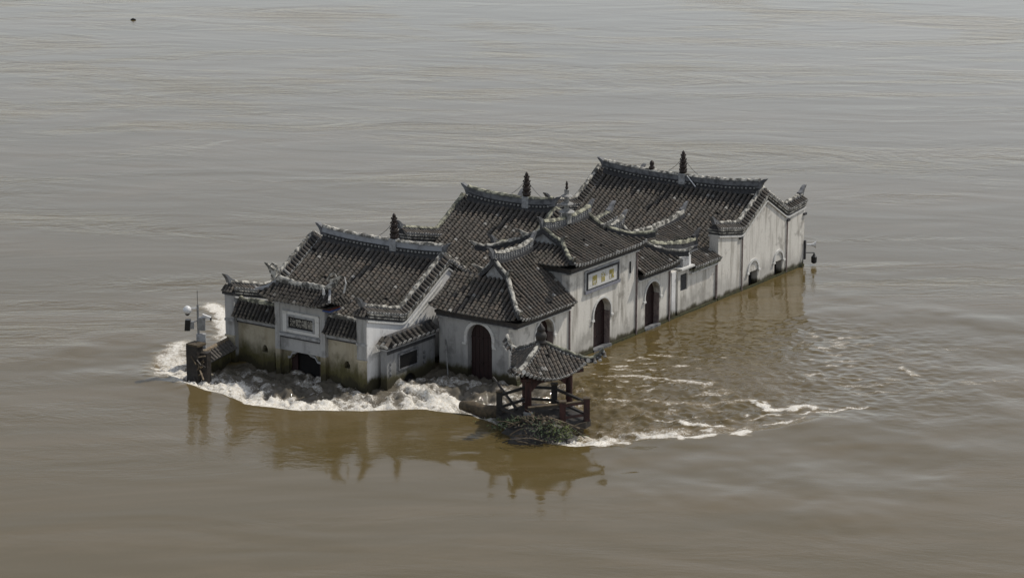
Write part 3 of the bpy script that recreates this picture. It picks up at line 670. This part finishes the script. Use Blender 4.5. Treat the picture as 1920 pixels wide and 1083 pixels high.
# ------------------------------------------------------------------ screen wall beside the front hall
sw = thing('screen_wall', (-4.9,-6.6,0), 'grey screen wall with chunky tile coping and dark name plate', 'wall')
wall('wall_face', (-4.8,0), (0,1), (1,0), .38, -8.5, -4.65, lambda s: 1.72, -1, [dict(s0=-7.2,s1=-6.2,z0=-1,z1=-.28,arch=True)], 'screen', sw)
MB().box((-5.0,-7.3,-1),(-4.95,-6.1,.35)).build('drain_darkness', 'void', sw)
MB().box((-5.25,-8.58,1.722),(-4.70,-4.65,1.80)).build('cornice', 'ledge', sw); MB().box((-4.799,-8.5,1.52),(-4.76,-4.66,1.66)).build('string_course', 'dark', sw)
MB().box((-5.28,-8.62,1.801),(-4.66,-4.65,1.90)).build('cornice', 'dark', sw)
tiled(sw, [((-4.99,y,2.30),(-4.55,y,1.96),(0,1,0)) for y in np.linspace(-8.25,-4.8,10)], r=.125, row=.26, endw=1.5, name='coping_tile', dk=.55)  # dk puts shade into the coping tile colour
tiled(sw, [((x,-8.3,2.28),(x,-8.72,1.96),(1,0,0)) for x in (-5.15,-4.9,-4.68)], r=.11, row=.26, endw=1.3, name='coping_tile')
MB().sweep([(-5.0,-8.3,2.22),(-5.0,-4.7,2.26)], [(-.11,0),(.11,0),(.10,.12),(.04,.17),(-.04,.17),(-.10,.12)]).build('coping_ridge', 'dark', sw)
MB().plate([(-4.98,-8.25,2.28),(-4.56,-8.25,1.9),(-4.56,-4.7,1.9),(-4.98,-4.7,2.28)], (-.0,0,-.05)).build('coping_bed', 'dark', sw)
sp_ = MB().box((-4.799,-7.55,.62),(-4.765,-6.15,1.28)).build('name_plate', 'black', sw)
fm = MB()
for lo, hi in (((-4.799,-7.65,1.281),(-4.74,-6.05,1.37)),((-4.799,-7.65,.54),(-4.74,-6.05,.619)),((-4.799,-7.65,.62),(-4.74,-7.551,1.28)),((-4.799,-6.149,.62),(-4.74,-6.05,1.28))): fm.box(lo, hi)
fm.build('plate_frame', 'ridge', sw)
mm = MB()
for z in (.5,.75,1.0): mm.lathe((-4.79,-5.55,z), [(.02,-.09),(.09,0),(.02,.09)], 6); mm.lathe((-4.79,-8.25,z), [(.02,-.09),(.07,0),(.02,.09)], 6)
mm.build('moulded_ornament', 'ridge', sw)

lp = MB().tube([(-4.15,-4.66,1.55),(-3.75,-5.0,-.2)], .03, 8).build('leaning_pipe', 'stone'); tag(lp, 'thin pale pipe leaning against the corner gatehouse wall', 'pipe')

# ------------------------------------------------------------------ triangular pavilion on its platform
PC = V(3.8,-8.16,0); RT, AW = V(.824,.566,0), V(-.566,.824,0)
pp = lambda r, a, z: PC+RT*r+AW*a+V(0,0,z)
pv = thing('river_pavilion', tuple(PC), 'small three-cornered tiled pavilion on red posts in the rapids', 'pavilion')
ang = [math.radians(a) for a in (3,-117,123)]
RC, RK = 1.30, 2.15; ZK, ZA = 2.50, 3.42
for a in ang:
    p = pp(RC*math.cos(a), RC*math.sin(a), 0)
    c = MB().lathe(p+V(0,0,-.8), [(.155,0),(.155,2.7),(.14,2.9)], 12).build('column', 'wood', pv, smooth=True)
    MB().lathe(p+V(0,0,.28), [(.22,0),(.22,.14),(.17,.2)], 12).build('column_base', 'stone', c)
K = [pp(RK*math.cos(a), RK*math.sin(a), ZK) for a in ang]; A = pp(0,0,ZA)
for i in range(3):
    a, b = ang[i], ang[(i+1)%3]; ka, kb = K[i], K[(i+1)%3]; ca, cb = pp(RC*math.cos(a),RC*math.sin(a),1.86), pp(RC*math.cos(b),RC*math.sin(b),1.86)
    MB().beam(ca, cb, .14, .26).build('tie_beam', 'wood', pv)
    for s0, s1 in ((ca, cb), (cb, ca)):
        d = unit(s1-s0); MB().plate([s0+d*.12+V(0,0,-.13), s0+d*.65+V(0,0,-.13), s0+d*.45+V(0,0,-.22), s0+d*.2+V(0,0,-.42), s0+d*.12+V(0,0,-.5)], unit(np.cross(d, V(0,0,1)))*.06).build('bracket', 'wood', pv)
    mid = (ka+kb)/2; d = unit(kb-ka); L = np.linalg.norm(kb-ka); out = unit(V(*(mid-PC)[:2],0)); n = 19; cols = []
    for j in range(n):
        u = (j+.5)/n; s = 2*u-1                                    # along the eave
        e = max(0, abs(s)-.35)/.65; bot = ka*(1-u)+kb*u+out*(.14+.10*(1-abs(s)))+V(0,0,-.50*(1-abs(s)**1.8)+.12*e**2)
        h = 1-abs(s); top = ((ka if s < 0 else kb)*(1-h)+A*h)+V(0,0,-.10*math.sin(math.pi*h))
        cols.append((top, bot, d))
    tiled(pv, cols, r=.098, row=.21, warm=.18, endw=1.25, sag=.02)
    MB().plate([ka+V(0,0,-.16), kb+V(0,0,-.16), pp(0,0,ZA-.25)], (0,0,-.05)).build('roof_boarding', 'darkwood', pv)
    MB().beam(ka*.9+(PC+V(0,0,ZK))*.1+V(0,0,-.42), kb*.9+(PC+V(0,0,ZK))*.1+V(0,0,-.42), .10, .14).build('eave_beam', 'wood', pv)
for a, k in zip(ang, K):
    dr = RT*math.cos(a)+AW*math.sin(a); tip = k+dr*.72+V(0,0,.44)
    q = chaikin([A-V(0,0,.05), A*.5+k*.5-V(0,0,.06), k+V(0,0,-.02), k+dr*.35+V(0,0,.08), tip], 2)
    MB().sweep(q, [(-.10,-.10),(.10,-.10),(.10,.10),(-.10,.10)]).build('hip_ridge', 'dark', pv)
    MB().sweep(q, [(-.11,.10),(.11,.10),(.09,.18),(.03,.22),(-.03,.22),(-.09,.18)], chip=1).build('hip_cap', 'mosscap' if a > 0 and a < 1 else 'cap', pv)
    em = MB(); lat = unit(np.cross(dr, V(0,0,1)))
    for pz in resample(q, .19)[2:]:
        for e in (-1, 1): em.lathe(pz+lat*e*.10+V(0,0,.0), [(.045,-.04),(.065,0),(.045,.04)], 6)
    em.build('hip_tile_ends', 'stone', pv, kind='stuff')
    for e in (-1, 1):      # short tiles flaring along the lifted tip
        for j, f in enumerate((.35,.6,.85)):
            b0 = k+dr*f*.9+V(0,0,.05+.40*f*f); mb = MB(); course(mb, [b0+V(0,0,.06), b0+lat*e*(.34-.22*f)+V(0,0,-.10)], dr, .08, .1, 1.2); mb.build('tip_tile', 'tile', pv)
fb = MB().lathe(A+V(0,0,-.05), [(.26,0),(.28,.08),(.20,.14),(.24,.22),(.27,.36),(.22,.5),(.14,.56),(.19,.62),(.17,.74),(.08,.84),(.03,.95)], 12).build('finial', 'darkwood', pv, smooth=True)
# platform and railings
plat = [pp(-2.05,-.75,0), pp(-.5,.8,0), pp(1.5,.45,0), pp(2.25,-1.75,0), pp(2.0,-2.2,0), pp(-.55,-3.25,0), pp(-1.5,-2.4,0)]
MB().plate([p+V(0,0,.28) for p in plat], (0,0,-.30)).build('platform', 'darkwood', pv)
MB().plate([pp(0,-1,-.02)+(p-pp(0,-1,0))*.86 for p in plat], (0,0,-1)).build('platform_base', 'drift', pv)
posts = {}
for k, (r, a) in dict(left=(-1.9,-.8), back=(.62,.35), right=(2.05,-1.9), front=(.95,-2.45), corner=(-.6,-3.0), backleft=(-.6,.6)).items():
    b = pp(r, a, .28); posts[k] = b
    if k == 'corner': continue
    po = MB().obox(b+V(0,0,.52), RT*.14, AW*.15, V(0,0,.52)).build('rail_post', 'wood' if k in ('right','front') else 'darkwood', pv)
    MB().obox(b+V(0,0,1.06), RT*.17, AW*.17, V(0,0,.03)).build('post_cap', 'drift', po)
for a, b in (('left','backleft'),('backleft','back'),('back','right'),('right','front'),('front','corner'),('corner','left')):
    for z, w in ((.85,.11),(.28,.10)):
        if a == 'corner' and z > .5: continue
        MB().beam(posts[a]+V(0,0,z), posts[b]+V(0,0,z), .12, w).build('rail', 'darkwood' if a != 'right' else 'wood', pv)
for a, b in (('right','front'),('front','corner')):
    MB().beam(posts[a]+V(0,0,.94), posts[b]+V(0,0,.94), .16, .05).build('hand_rail', 'drift', pv)
    MB().beam(posts[a]*.99+posts[b]*.01+V(.10,-.14,-.06), posts[b]+V(.10,-.14,-.06), .08, .10).build('edge_board', 'twig' if a == 'right' else 'darkwood', pv)

# ------------------------------------------------------------------ driftwood, debris
tag(MB().tube([pp(-3.7,.35,.32), pp(-3.2,.1,.30), pp(-2.6,-.1,.15), pp(-1.9,-.35,.22), pp(-1.3,-.6,.1)], [.20,.30,.32,.28,.2], 10).build('driftwood_log', 'drift', smooth=True), 'thick wet driftwood log jammed left of the pavilion', 'log')
tag(MB().tube([pp(-1.1,-.9,.5), pp(-2.2,.9,1.5)], [.07,.05], 7).build('leaning_pole', 'darkwood'), 'dark pole leaning against the pavilion railing', 'pole')
db = thing('debris_pile', tuple(pp(-.3,-3.6,0)), 'heap of flood debris with twigs and weeds below the pavilion', 'debris')
hm = MB(); ring = []
for i in range(7):
    for j in range(16):
        t = 2*math.pi*j/16; f = i/6; rr = (1-f*.85)*(1+.22*math.sin(3*t+1)+random.uniform(-.12,.12))
        ring.append(pp(-.25+1.75*rr*math.cos(t), -3.3+1.25*rr*math.sin(t), -.25+.85*math.sin(f*math.pi/2)+random.uniform(-.08,.08)))
hm.add(ring, [(i*16+j, i*16+(j+1)%16, i*16+16+(j+1)%16, i*16+16+j) for i in range(6) for j in range(16)]+[tuple(96+j for j in range(16))])
hm.build('matted_heap', 'darkwood', db)
for k in range(46):
    r, a = random.gauss(-.2,.95), random.gauss(-3.4,.65); b = pp(r, a, .15+.5*max(0,1-((r+.25)/1.8)**2-((a+3.3)/1.3)**2)); t = random.uniform(0, math.tau); L = random.uniform(.5,1.3)
    e = b+V(math.cos(t)*L, math.sin(t)*L, random.uniform(-.2,.45)); m = (b+e)/2+V(0,0,random.uniform(0,.15))
    MB().tube(chaikin([b,m,e],1), [.028,.026,.022,.018,.012,.01][:len(chaikin([b,m,e],1))], 5).build('branch', random.choice(['darkwood','drift','drift','twig']), db)
for pts in ([(.15,-2.9,.75),(.7,-3.1,.6),(1.2,-3.5,.28),(1.35,-3.7,.12)], [(.2,-2.95,.8),(.9,-2.9,.55),(1.7,-3.2,.30)], [(-1.5,-3.2,.35),(-.8,-3.0,.66)]):
    MB().tube(chaikin([pp(*q) for q in pts],1), .03, 6).build('pale_branch', 'twig', db)
for nm, mt, cx, cy, n in (('weeds','leaf',-1.25,-2.7,420),('weeds','leaf2',.95,-4.0,260),('weeds','leaf2',-1.7,-1.9,90),('weeds','leaf',.1,-4.1,260),('dead_leaves','drift',-.35,-3.0,160)):
    lm = MB()
    for k in range(n):
        p = pp(cx+random.gauss(0,.42), cy+random.gauss(0,.30), 0); rz = .12+.55*max(0, 1-((p-pp(-.25,-3.3,0))@RT/1.9)**2-((p-pp(-.25,-3.3,0))@AW/1.4)**2)+abs(random.gauss(0,.10)); p[2] = rz
        t = random.uniform(0, math.tau); L = random.uniform(.07,.22); d = V(math.cos(t), math.sin(t), random.uniform(-.4,.8))*L; w = unit(np.cross(d, V(random.random(),random.random(),1)))*L*.22
        lm.add([p, p+d*.5+w, p+d, p+d*.5-w], [(0,1,2,3)])
    lm.build(nm, mt, db, kind='stuff')

# ------------------------------------------------------------------ low west wall, drowned gate post, camera pole
ww = thing('boundary_wall', (-14,-10.6,0), 'short tile-capped wall running from facade to the drowned gate post', 'wall')
WA, WB = V(-13.35,-12.35,0), V(-14.05,-9.3,0); wd = unit(WB-WA); wnn = V(wd[1],-wd[0],0)
MB().obox((WA+WB)/2+V(0,0,-.1), (WB-WA)/2, wnn*.17, V(0,0,.72)).build('wall_face', 'front', ww)
n = 11; tiled(ww, [(WA*(1-u)+WB*u+V(0,0,1.02), WA*(1-u)+WB*u+wnn*.46+V(0,0,.62), wd) for u in np.linspace(.05,.97,n)], r=.10, row=.25, endw=.8, warm=-.1, name='coping_tile')
MB().plate([WA+V(0,0,.99), WB+V(0,0,.99), WB+wnn*.44+V(0,0,.60), WA+wnn*.44+V(0,0,.60)], (0,0,-.05)).build('coping_bed', 'dark', ww)
MB().sweep([WA+V(0,0,1.0), WB+V(0,0,1.0)], [(-.10,0),(.10,0),(.09,.10),(.03,.15),(-.03,.15),(-.09,.10)]).build('coping_ridge', 'twig', ww)
gp = thing('gate_post', (-13.1,-12.75,0), 'dark broken gate post draped with debris at the far left', 'post')
MB().obox((-13.12,-12.8,.35), V(.30,.05,0), V(-.05,.28,0), V(0,0,1.35)).build('post_shaft', 'darkwood', gp)
MB().obox((-12.72,-12.55,.1), V(.24,.05,0), V(-.05,.2,0), V(0,0,1.25)).build('post_buttress', 'darkwood', gp)
MB().obox((-13.05,-12.75,1.74), V(.36,.0,0), V(0,.32,0), V(0,0,.05)).build('post_cap', 'drift', gp)
for k in range(14):
    p = V(-12.95+random.uniform(-.3,.35), -13.05+random.uniform(-.06,.15), random.uniform(.1,1.4)); t = random.uniform(-.6,.6)
    MB().beam(p, p+V(.5*math.cos(t)*.8, .2*math.sin(t), .45*math.sin(t*2)), .06, .05).build('snagged_debris', random.choice(['drift','twig','darkwood']), gp)
cpz = thing('camera_pole', (-13.3,-12.3,0), 'steel pole with white dome camera, floodlight and grey control boxes', 'pole')
PX = V(-13.3,-12.28,0)
MB().tube([PX+V(0,0,.5), PX+V(0,0,3.55)], .055, 8).build('pole_shaft', 'steel', cpz)
MB().tube([PX+V(0,0,3.5), PX+V(0,0,4.25)], .014, 5).build('lightning_rod', 'black', cpz)
MB().beam(PX+V(0,0,3.38), PX-RT*.42+V(0,0,3.38), .05, .05).build('camera_arm', 'plastic', cpz)
dc = MB().lathe(PX-RT*.5+V(0,0,3.10), [(.06,0),(.16,.05),(.21,.16),(.20,.27),(.12,.36),(.05,.40)], 14).build('dome_camera', 'plastic', cpz, smooth=True)
MB().lathe(PX-RT*.5+V(0,0,3.02), [(.05,0),(.11,.05),(.12,.1)], 12).build('dome_window', 'black', dc)
b = PX-RT*.42+V(0,0,2.55)
MB().obox(b-RT*.08, RT*.13, AW*.14, V(.03,0,.27)).build('floodlight', 'black', cpz, smooth=False)
MB().obox(b+RT*.12, RT*.10, AW*.10, V(0,0,.18)).build('floodlight_housing', 'steel', cpz)
MB().obox(PX+RT*.18-AW*.02+V(0,0,2.62), RT*.16, AW*.12, V(0,0,.32)).build('control_box', 'steel', cpz)
MB().obox(PX+RT*.42+V(0,0,2.95), RT*.20+V(0,0,-.08), AW*.07, V(.02,0,.07)).build('bullet_camera', 'plastic', cpz)
MB().obox(PX+RT*.62+V(0,0,2.85), RT*.03, AW*.075, V(0,0,.08)).build('camera_hood', 'black', cpz)
MB().obox(PX+RT*.13+V(0,0,1.75), RT*.22, AW*.14, V(0,0,.36)).build('control_box', 'ledge', cpz)
MB().beam(PX-RT*.45+V(0,0,2.62), PX+RT*.42+V(0,0,2.9), .04, .04).build('cross_arm', 'steel', cpz)

# ------------------------------------------------------------------ horn and lamp on the rear hall's far corner
hs_ = thing('horn_loudspeaker', (0.1,24.35,1.0), 'white horn loudspeaker on the rear hall far corner', 'loudspeaker')
o = V(.12,24.4,1.20)
MB().tube([o, o+RT*.25, o+RT*.42, o+RT*.52], [.04,.06,.12,.20], 12).build('horn', 'plastic', hs_); MB().obox(V(.04,24.36,.9), V(.05,0,0), V(0,.06,0), V(0,0,.55)).build('mounting_bar', 'dark', hs_)
hl = thing('hanging_lamp', (0.4,24.5,.3), 'black lantern hanging under the horn loudspeaker', 'lamp')
MB().tube([V(.05,24.42,.72), V(.05,24.42,.72)+RT*.5], .025, 6).build('lamp_arm', 'black', hl)
MB().lathe(V(.05,24.42,.10)+RT*.5, [(.08,0),(.16,.06),(.17,.38),(.08,.48),(.02,.62)], 10).build('lantern', 'black', hl)

# ------------------------------------------------------------------ river
def axis(lo, hi, step, far_lo, far_hi, g=1.12):
    a = list(np.arange(lo, hi+1e-6, step)); s = step; x = hi; up = []
    while x < far_hi: s *= g; x += s; up.append(x)
    s = step; x = lo; dn = []
    while x > far_lo: s *= g; x -= s; dn.append(x)
    return np.array(dn[::-1]+a+up)
gx = axis(-25, 26, .11, -5000, 5000); gy = axis(-18, 22, .11, -5000, 5000)
X, Y = np.meshgrid(gx, gy, indexing='xy')
def vnoise(x, y, seed):
    r = np.random.default_rng(seed); T = r.random((256,256)); xi, yi = np.floor(x).astype(int), np.floor(y).astype(int); fx, fy = x-xi, y-yi
    fx, fy = fx*fx*(3-2*fx), fy*fy*(3-2*fy); g = lambda a, b: T[(b)%256, (a)%256]
    return (g(xi,yi)*(1-fx)+g(xi+1,yi)*fx)*(1-fy)+(g(xi,yi+1)*(1-fx)+g(xi+1,yi+1)*fx)*fy
def fbm(x, y, seed, o=4, g=.5):
    v = 0; a = 1; t = 0
    for k in range(o): v = v+a*vnoise(x*2**k+17.3*k, y*2**k-9.1*k, seed+k); t += a; a *= g
    return v/t
sst = lambda a, b, x: (lambda t: t*t*(3-2*t))(np.clip((x-a)/(b-a), 0, 1))
LIP = [(-17.6,-10.6,0.0),(-16.12,-12.58,.55),(-14.03,-13.64,.9),(-12.52,-13.92,.9),(-10.75,-14.22,1),(-8.06,-14.69,1),(-5.73,-14.03,1),(-2.84,-12.14,1),(-.91,-10.61,1),(1.3,-10.11,1),
       (3.25,-10.97,.75),(5.04,-11.68,.8),(6.36,-11.72,1),(7.83,-11.37,1),(8.82,-10.31,.95),(9.82,-8.78,.7),(11.42,-7.3,.45),(12.98,-5.25,.4),(14.18,-3.46,.30),(15.2,-1.2,.14),(17.2,-1.2,.05),(20,-1.6,.0),(26,-2,.0)]
def to_line(x, y, L):
    best = np.full(x.shape, 1e9); sd = np.zeros(x.shape); w = np.zeros(x.shape)
    for (ax, ay, aw), (bx, by, bw) in zip(L, L[1:]):
        dx, dy = bx-ax, by-ay; ll = dx*dx+dy*dy; t = np.clip(((x-ax)*dx+(y-ay)*dy)/ll, 0, 1); qx, qy = ax+t*dx, ay+t*dy
        d = np.hypot(x-qx, y-qy); m = d < best; cr = dx*(y-ay)-dy*(x-ax)
        best = np.where(m, d, best); sd = np.where(m, np.where(cr > 0, d, -d), sd); w = np.where(m, aw+t*(bw-aw), w)
    return best, sd, w
near = (X > -26) & (X < 27) & (Y > -19) & (Y < 23)
H = np.zeros(X.shape); FO = np.zeros(X.shape); TU = np.full(X.shape, .75)
xn, yn = X[near], Y[near]
wob = (fbm(xn*.5, yn*.5, 5)-.5)*.7
d0, sd_, lw_ = to_line(xn+wob*.5, yn+wob, LIP); sgn = sd_
inside = sgn > 0
n1 = fbm(xn*.9, yn*.9, 21); n2 = fbm(xn*2.6, yn*2.6, 33); n3 = fbm(xn*6, yn*6, 41, 3)
fadei = np.where(inside, 1-sst(3.5, 9, d0), 0)
h = -.30*lw_*sst(0, .8, sgn)*fadei + .05*lw_*np.exp(-(d0/1.2)**2)
churn = lw_*np.where(inside, sst(.1, .6, d0)*(1-sst(5, 10, d0)), 0)
h += churn*(1-.55*sst(3,6,xn))*((n1-.5)*.70+(n2-.5)*.55+(n3-.5)*.34)
# standing hump just behind the lip near the screen wall
h += .45*np.exp(-(((xn+2.3)/1.5)**2+((yn+8.0)/1.3)**2))
bandw = 1.7+1.9*fbm(xn*.35, yn*.35, 61)
bandw = np.where(xn > 5.5, bandw*.75, bandw)
fo = lw_*np.where(inside, sst(.0, .10, d0)*(1-sst(bandw*.25, bandw*1.75, d0)), 0)
fo = fo*(.55+.75*fbm(xn*.8, yn*.8, 63))
fo = np.maximum(fo*(.62+.6*sst(.35,.62,n2)), .58*churn*sst(.42,.68,fbm(xn*1.7+3, yn*1.7, 25)))
def blob(line, wdt, amp):
    d, _, w = to_line(xn+(n1-.5)*1.4, yn+(n2-.5)*1.2, [(*p, 1) for p in line]); return amp*np.exp(-(d/wdt)**2)
for line, wdt, amp in (([(-21.6,-1.9),(-19.9,-3.05),(-17.9,-4.7),(-16,-6.5)], .75, .85), ([(-15.5,-12.3),(-16.6,-10.4),(-17.6,-8.6)], .9, .75), ([(-14.6,-13.2),(-15.3,-12.4)], .7, .8), ([(-13.4,-13.4),(-12.0,-13.0)], .7, .8),
                       ([(10.83,-.67),(11.97,-1.45),(13.62,-.11)], .28, 1.0), ([(9.29,-5.13),(10.59,-5.43),(11.39,-4.88)], .26, 1.0), ([(2.9,-1.2),(4.07,-.42),(6.03,-.19),(7.5,.83)], .22, .62),
                       ([(14.06,8.16),(15.33,7.32)], .25, .62), ([(-3.9,-7.8),(-2.6,-8.6),(-1.0,-8.9)], .7, .75), ([(.2,-5.6),(1.4,-6.3)], .8, .5), ([(6.8,-9.9),(9.0,-8.0),(10.5,-6.6)], .6, .55), ([(7.5,-3.2),(9.5,-2.0),(11,-.4)], .35, .5)):
    bl = blob(line, wdt, amp); fo = np.maximum(fo, bl); h += .16*bl*(n2-.2)
# chop in the lee east of the facade, flecks of foam riding on it
lee = sst(-2,3,xn)*sst(-12,-8,yn)*(1-sst(9,15,yn-.25*xn))
u_, v_ = xn*.824+yn*.566, -xn*.566+yn*.824                       # across and along the line of sight: the current runs across
lee = lee*sst(0, 1, (sgn+.4)/(2.2+.7*np.maximum(0,u_-6)))*(1-.5*sst(11,18,u_))*(1-.7*sst(17,22,u_))
h += lee*((n1-.5)*.12+(n2-.5)*.10+(n3-.5)*.05)
wv = fbm(u_*.10+wob, v_*.10, 57)
fleck = fbm(u_*1.1+wob*2, v_*2.6, 77)*.6+fbm(u_*3.0, v_*5.0, 79, 3)*.4
fo = np.maximum(fo, lee*.62*sst(.52,.68,fleck)*sst(.38,.58,wv))
# long thin foam streaks drawn out to the right of the pavilion
for line, wdt, amp in (([(6.4,-11.3),(8.4,-10.4),(10.0,-8.3),(11.6,-6.6),(13.0,-4.6)], .48, 1.0), ([(7.2,-10.2),(9.2,-8.6),(10.8,-6.6)], .30, .85), ([(9.5,-6.9),(11.5,-5.6),(13.2,-3.2),(14.4,-1.2)], .18, .72),
                       ([(12.0,-2.6),(13.8,-.9),(15.4,1.6)], .16, .75), ([(8.2,-5.6),(9.4,-4.4),(11.2,-3.4),(12.6,-2.2)], .14, .7), ([(5.4,-4.2),(7.0,-3.4),(8.6,-3.0)], .14, .62), ([(13.8,4.6),(16.2,5.9),(18.4,8.0)], .10, .6), ([(12.77,11.4),(15,13),(17,14.9)], .12, .6), ([(7.2,9.4),(8.4,9.5),(9.7,9.3)], .12, .5), ([(13.2,2.6),(15.2,4.2),(17.5,5.6)], .12, .52), ([(15.8,6.0),(18.2,8.2),(20.2,9.6)], .13, .55)):
    fo = np.maximum(fo, blob(line, wdt, amp)*sst(.36,.56,fbm(u_*1.2, v_*1.2, 83)))
# gentle swirls upstream
h += (1-np.clip(churn+lee,0,1))*((fbm(xn*.16, yn*.16, 91)-.5)*.26+(fbm(xn*.42+wob,yn*.42,95,2)-.5)*.075)
edge = sst(0,4,xn+25)*sst(0,4,26-xn)*sst(0,4,yn+18)*sst(0,4,22-yn)
H[near] = h*edge; FO[near] = fo*edge
tu = .50+.45*np.clip(churn*1.3+lee*1.1,0,1)+.9*churn
TU[near] = tu*edge+.75*(1-edge)
TU = np.where(near, TU, .75); AWd = (X-66.5)*-.566+(Y+101.8)*.824      # metres ahead of the camera
TU = TU*(.22+.78*sst(100,128,AWd))
nx_, ny_ = len(gx), len(gy)
verts = np.stack([X, Y, H], -1).reshape(-1,3); idx = np.arange(nx_*ny_).reshape(ny_, nx_)
faces = np.stack([idx[:-1,:-1], idx[:-1,1:], idx[1:,1:], idx[1:,:-1]], -1).reshape(-1,4)
me = bpy.data.meshes.new('river'); me.vertices.add(len(verts)); me.vertices.foreach_set('co', verts.ravel())
me.loops.add(faces.size); me.loops.foreach_set('vertex_index', faces.ravel().astype(np.int32)); me.polygons.add(len(faces))
me.polygons.foreach_set('loop_start', np.arange(0, faces.size, 4, dtype=np.int32)); me.polygons.foreach_set('use_smooth', np.ones(len(faces), bool))
me.update(calc_edges=True)
AE = np.zeros(X.shape); AE[near] = churn*edge*(1-sst(1,4,xn))
for nm, arr in (('foam', FO), ('chop', TU), ('aerated', AE)):
    at = me.attributes.new(nm, 'FLOAT', 'POINT'); at.data.foreach_set('value', arr.ravel().astype(np.float32))
t = NT('muddy_river_water'); CR = math.radians(-34.5)
fa = t.attr('foam').outputs['Fac']; ch = t.attr('chop').outputs['Fac']
big = t.noise(.038, 5, .62, mscale=(.42,1,1), rot=(0,0,CR), dist=2.6); mid = t.noise(.15, 6, .60, mscale=(.40,1,1), rot=(0,0,CR+.12), dist=2.2)
sml = t.noise(.95, 4, .58, mscale=(.55,1,1), rot=(0,0,CR-.1), dist=1.4); fin = t.noise(5.5, 3, .6, mscale=(.7,1,1), rot=(0,0,CR))
amp = t.math('MULTIPLY', ch, t.math('MULTIPLY_ADD', t.ramp(big, .42, .62), 1.25, .12))
b0 = t.bump(t.noise(.20, 1.5, .4, mscale=(.45,1,1), rot=(0,0,CR+.1), dist=1.2), .05, 1.0)
b1 = t.bump(mid, t.math('MULTIPLY_ADD', amp, .135, .0), 1.7, b0)
b2 = t.bump(sml, t.math('MULTIPLY_ADD', amp, .20, .0), .22, b1)
b3 = t.bump(fin, t.math('MULTIPLY', amp, .22), .05, b2)
fn = t.noise(2.6, 9, .74, dist=1.6); fn2 = t.noise(11, 6, .7); fs_ = t.math('ADD', t.math('MULTIPLY', fn, .65), t.math('MULTIPLY', fn2, .35))
fm_ = t.ramp(t.math('ADD', fs_, t.math('MULTIPLY', fa, .62)), .72, 1.0)
fcol = t.mix(t.ramp(fn2, .35, .65), (.60,.55,.46), (.80,.79,.76))
silt = t.mix(t.ramp(t.noise(.05, 5, .65, mscale=(.35,1,1), rot=(0,0,CR), dist=3.0), .40, .64), (.098,.073,.029), (.120,.090,.043))
silt = t.mix(t.math('MULTIPLY', t.ramp(fa, .08, .6), .55), silt, (.26,.20,.12))
silt = t.mix(t.math('MULTIPLY', t.ramp(t.attr('aerated').outputs['Fac'], .2, .9), .6), silt, (.135,.130,.122))
col = t.mix(fm_, silt, fcol)
b4 = t.bump(fs_, t.math('MULTIPLY', t.ramp(fa, .1, .6), .6), .10, b3)
t.set('IOR', 1.333)
river = bpy.data.objects.new('river', me); COL.objects.link(river); river['kind'] = 'structure'
me.materials.append(t.done(col, b4, t.math('MULTIPLY_ADD', fm_, .6, .07)))

# spray thrown up from the breaking crest
spm = MB(); cand = np.argwhere((FO > .62) & near); random.shuffle(cand := cand.tolist())
for iy, ix in cand[:1500]:
    p = V(X[iy,ix]+random.uniform(-.06,.06), Y[iy,ix]+random.uniform(-.06,.06), H[iy,ix]+abs(random.gauss(0,.07))); r = random.uniform(.008,.028)
    if -11 > p[0] and p[1] > -7: continue
    spm.add([p+V(r,0,0), p+V(-r,0,0), p+V(0,r,0), p+V(0,-r,0), p+V(0,0,r), p+V(0,0,-r)], [(0,2,4),(2,1,4),(1,3,4),(3,0,4),(2,0,5),(1,2,5),(3,1,5),(0,3,5)])
spm.build('spray', simple('white_spray', (.80,.79,.76), (.7,.68,.64), 3, .6), kind='stuff')
tag(bpy.data.objects['spray'], 'white spray drops along the breaking foam crest', 'spray')
fl = MB().tube([(-98.1,74.7,.02),(-97.9,74.8,.10),(-97.65,74.9,.04)], [.06,.10,.05], 7).build('floating_branch', 'darkwood'); tag(fl, 'small dark branch drifting alone on the far upper-left water', 'branch')
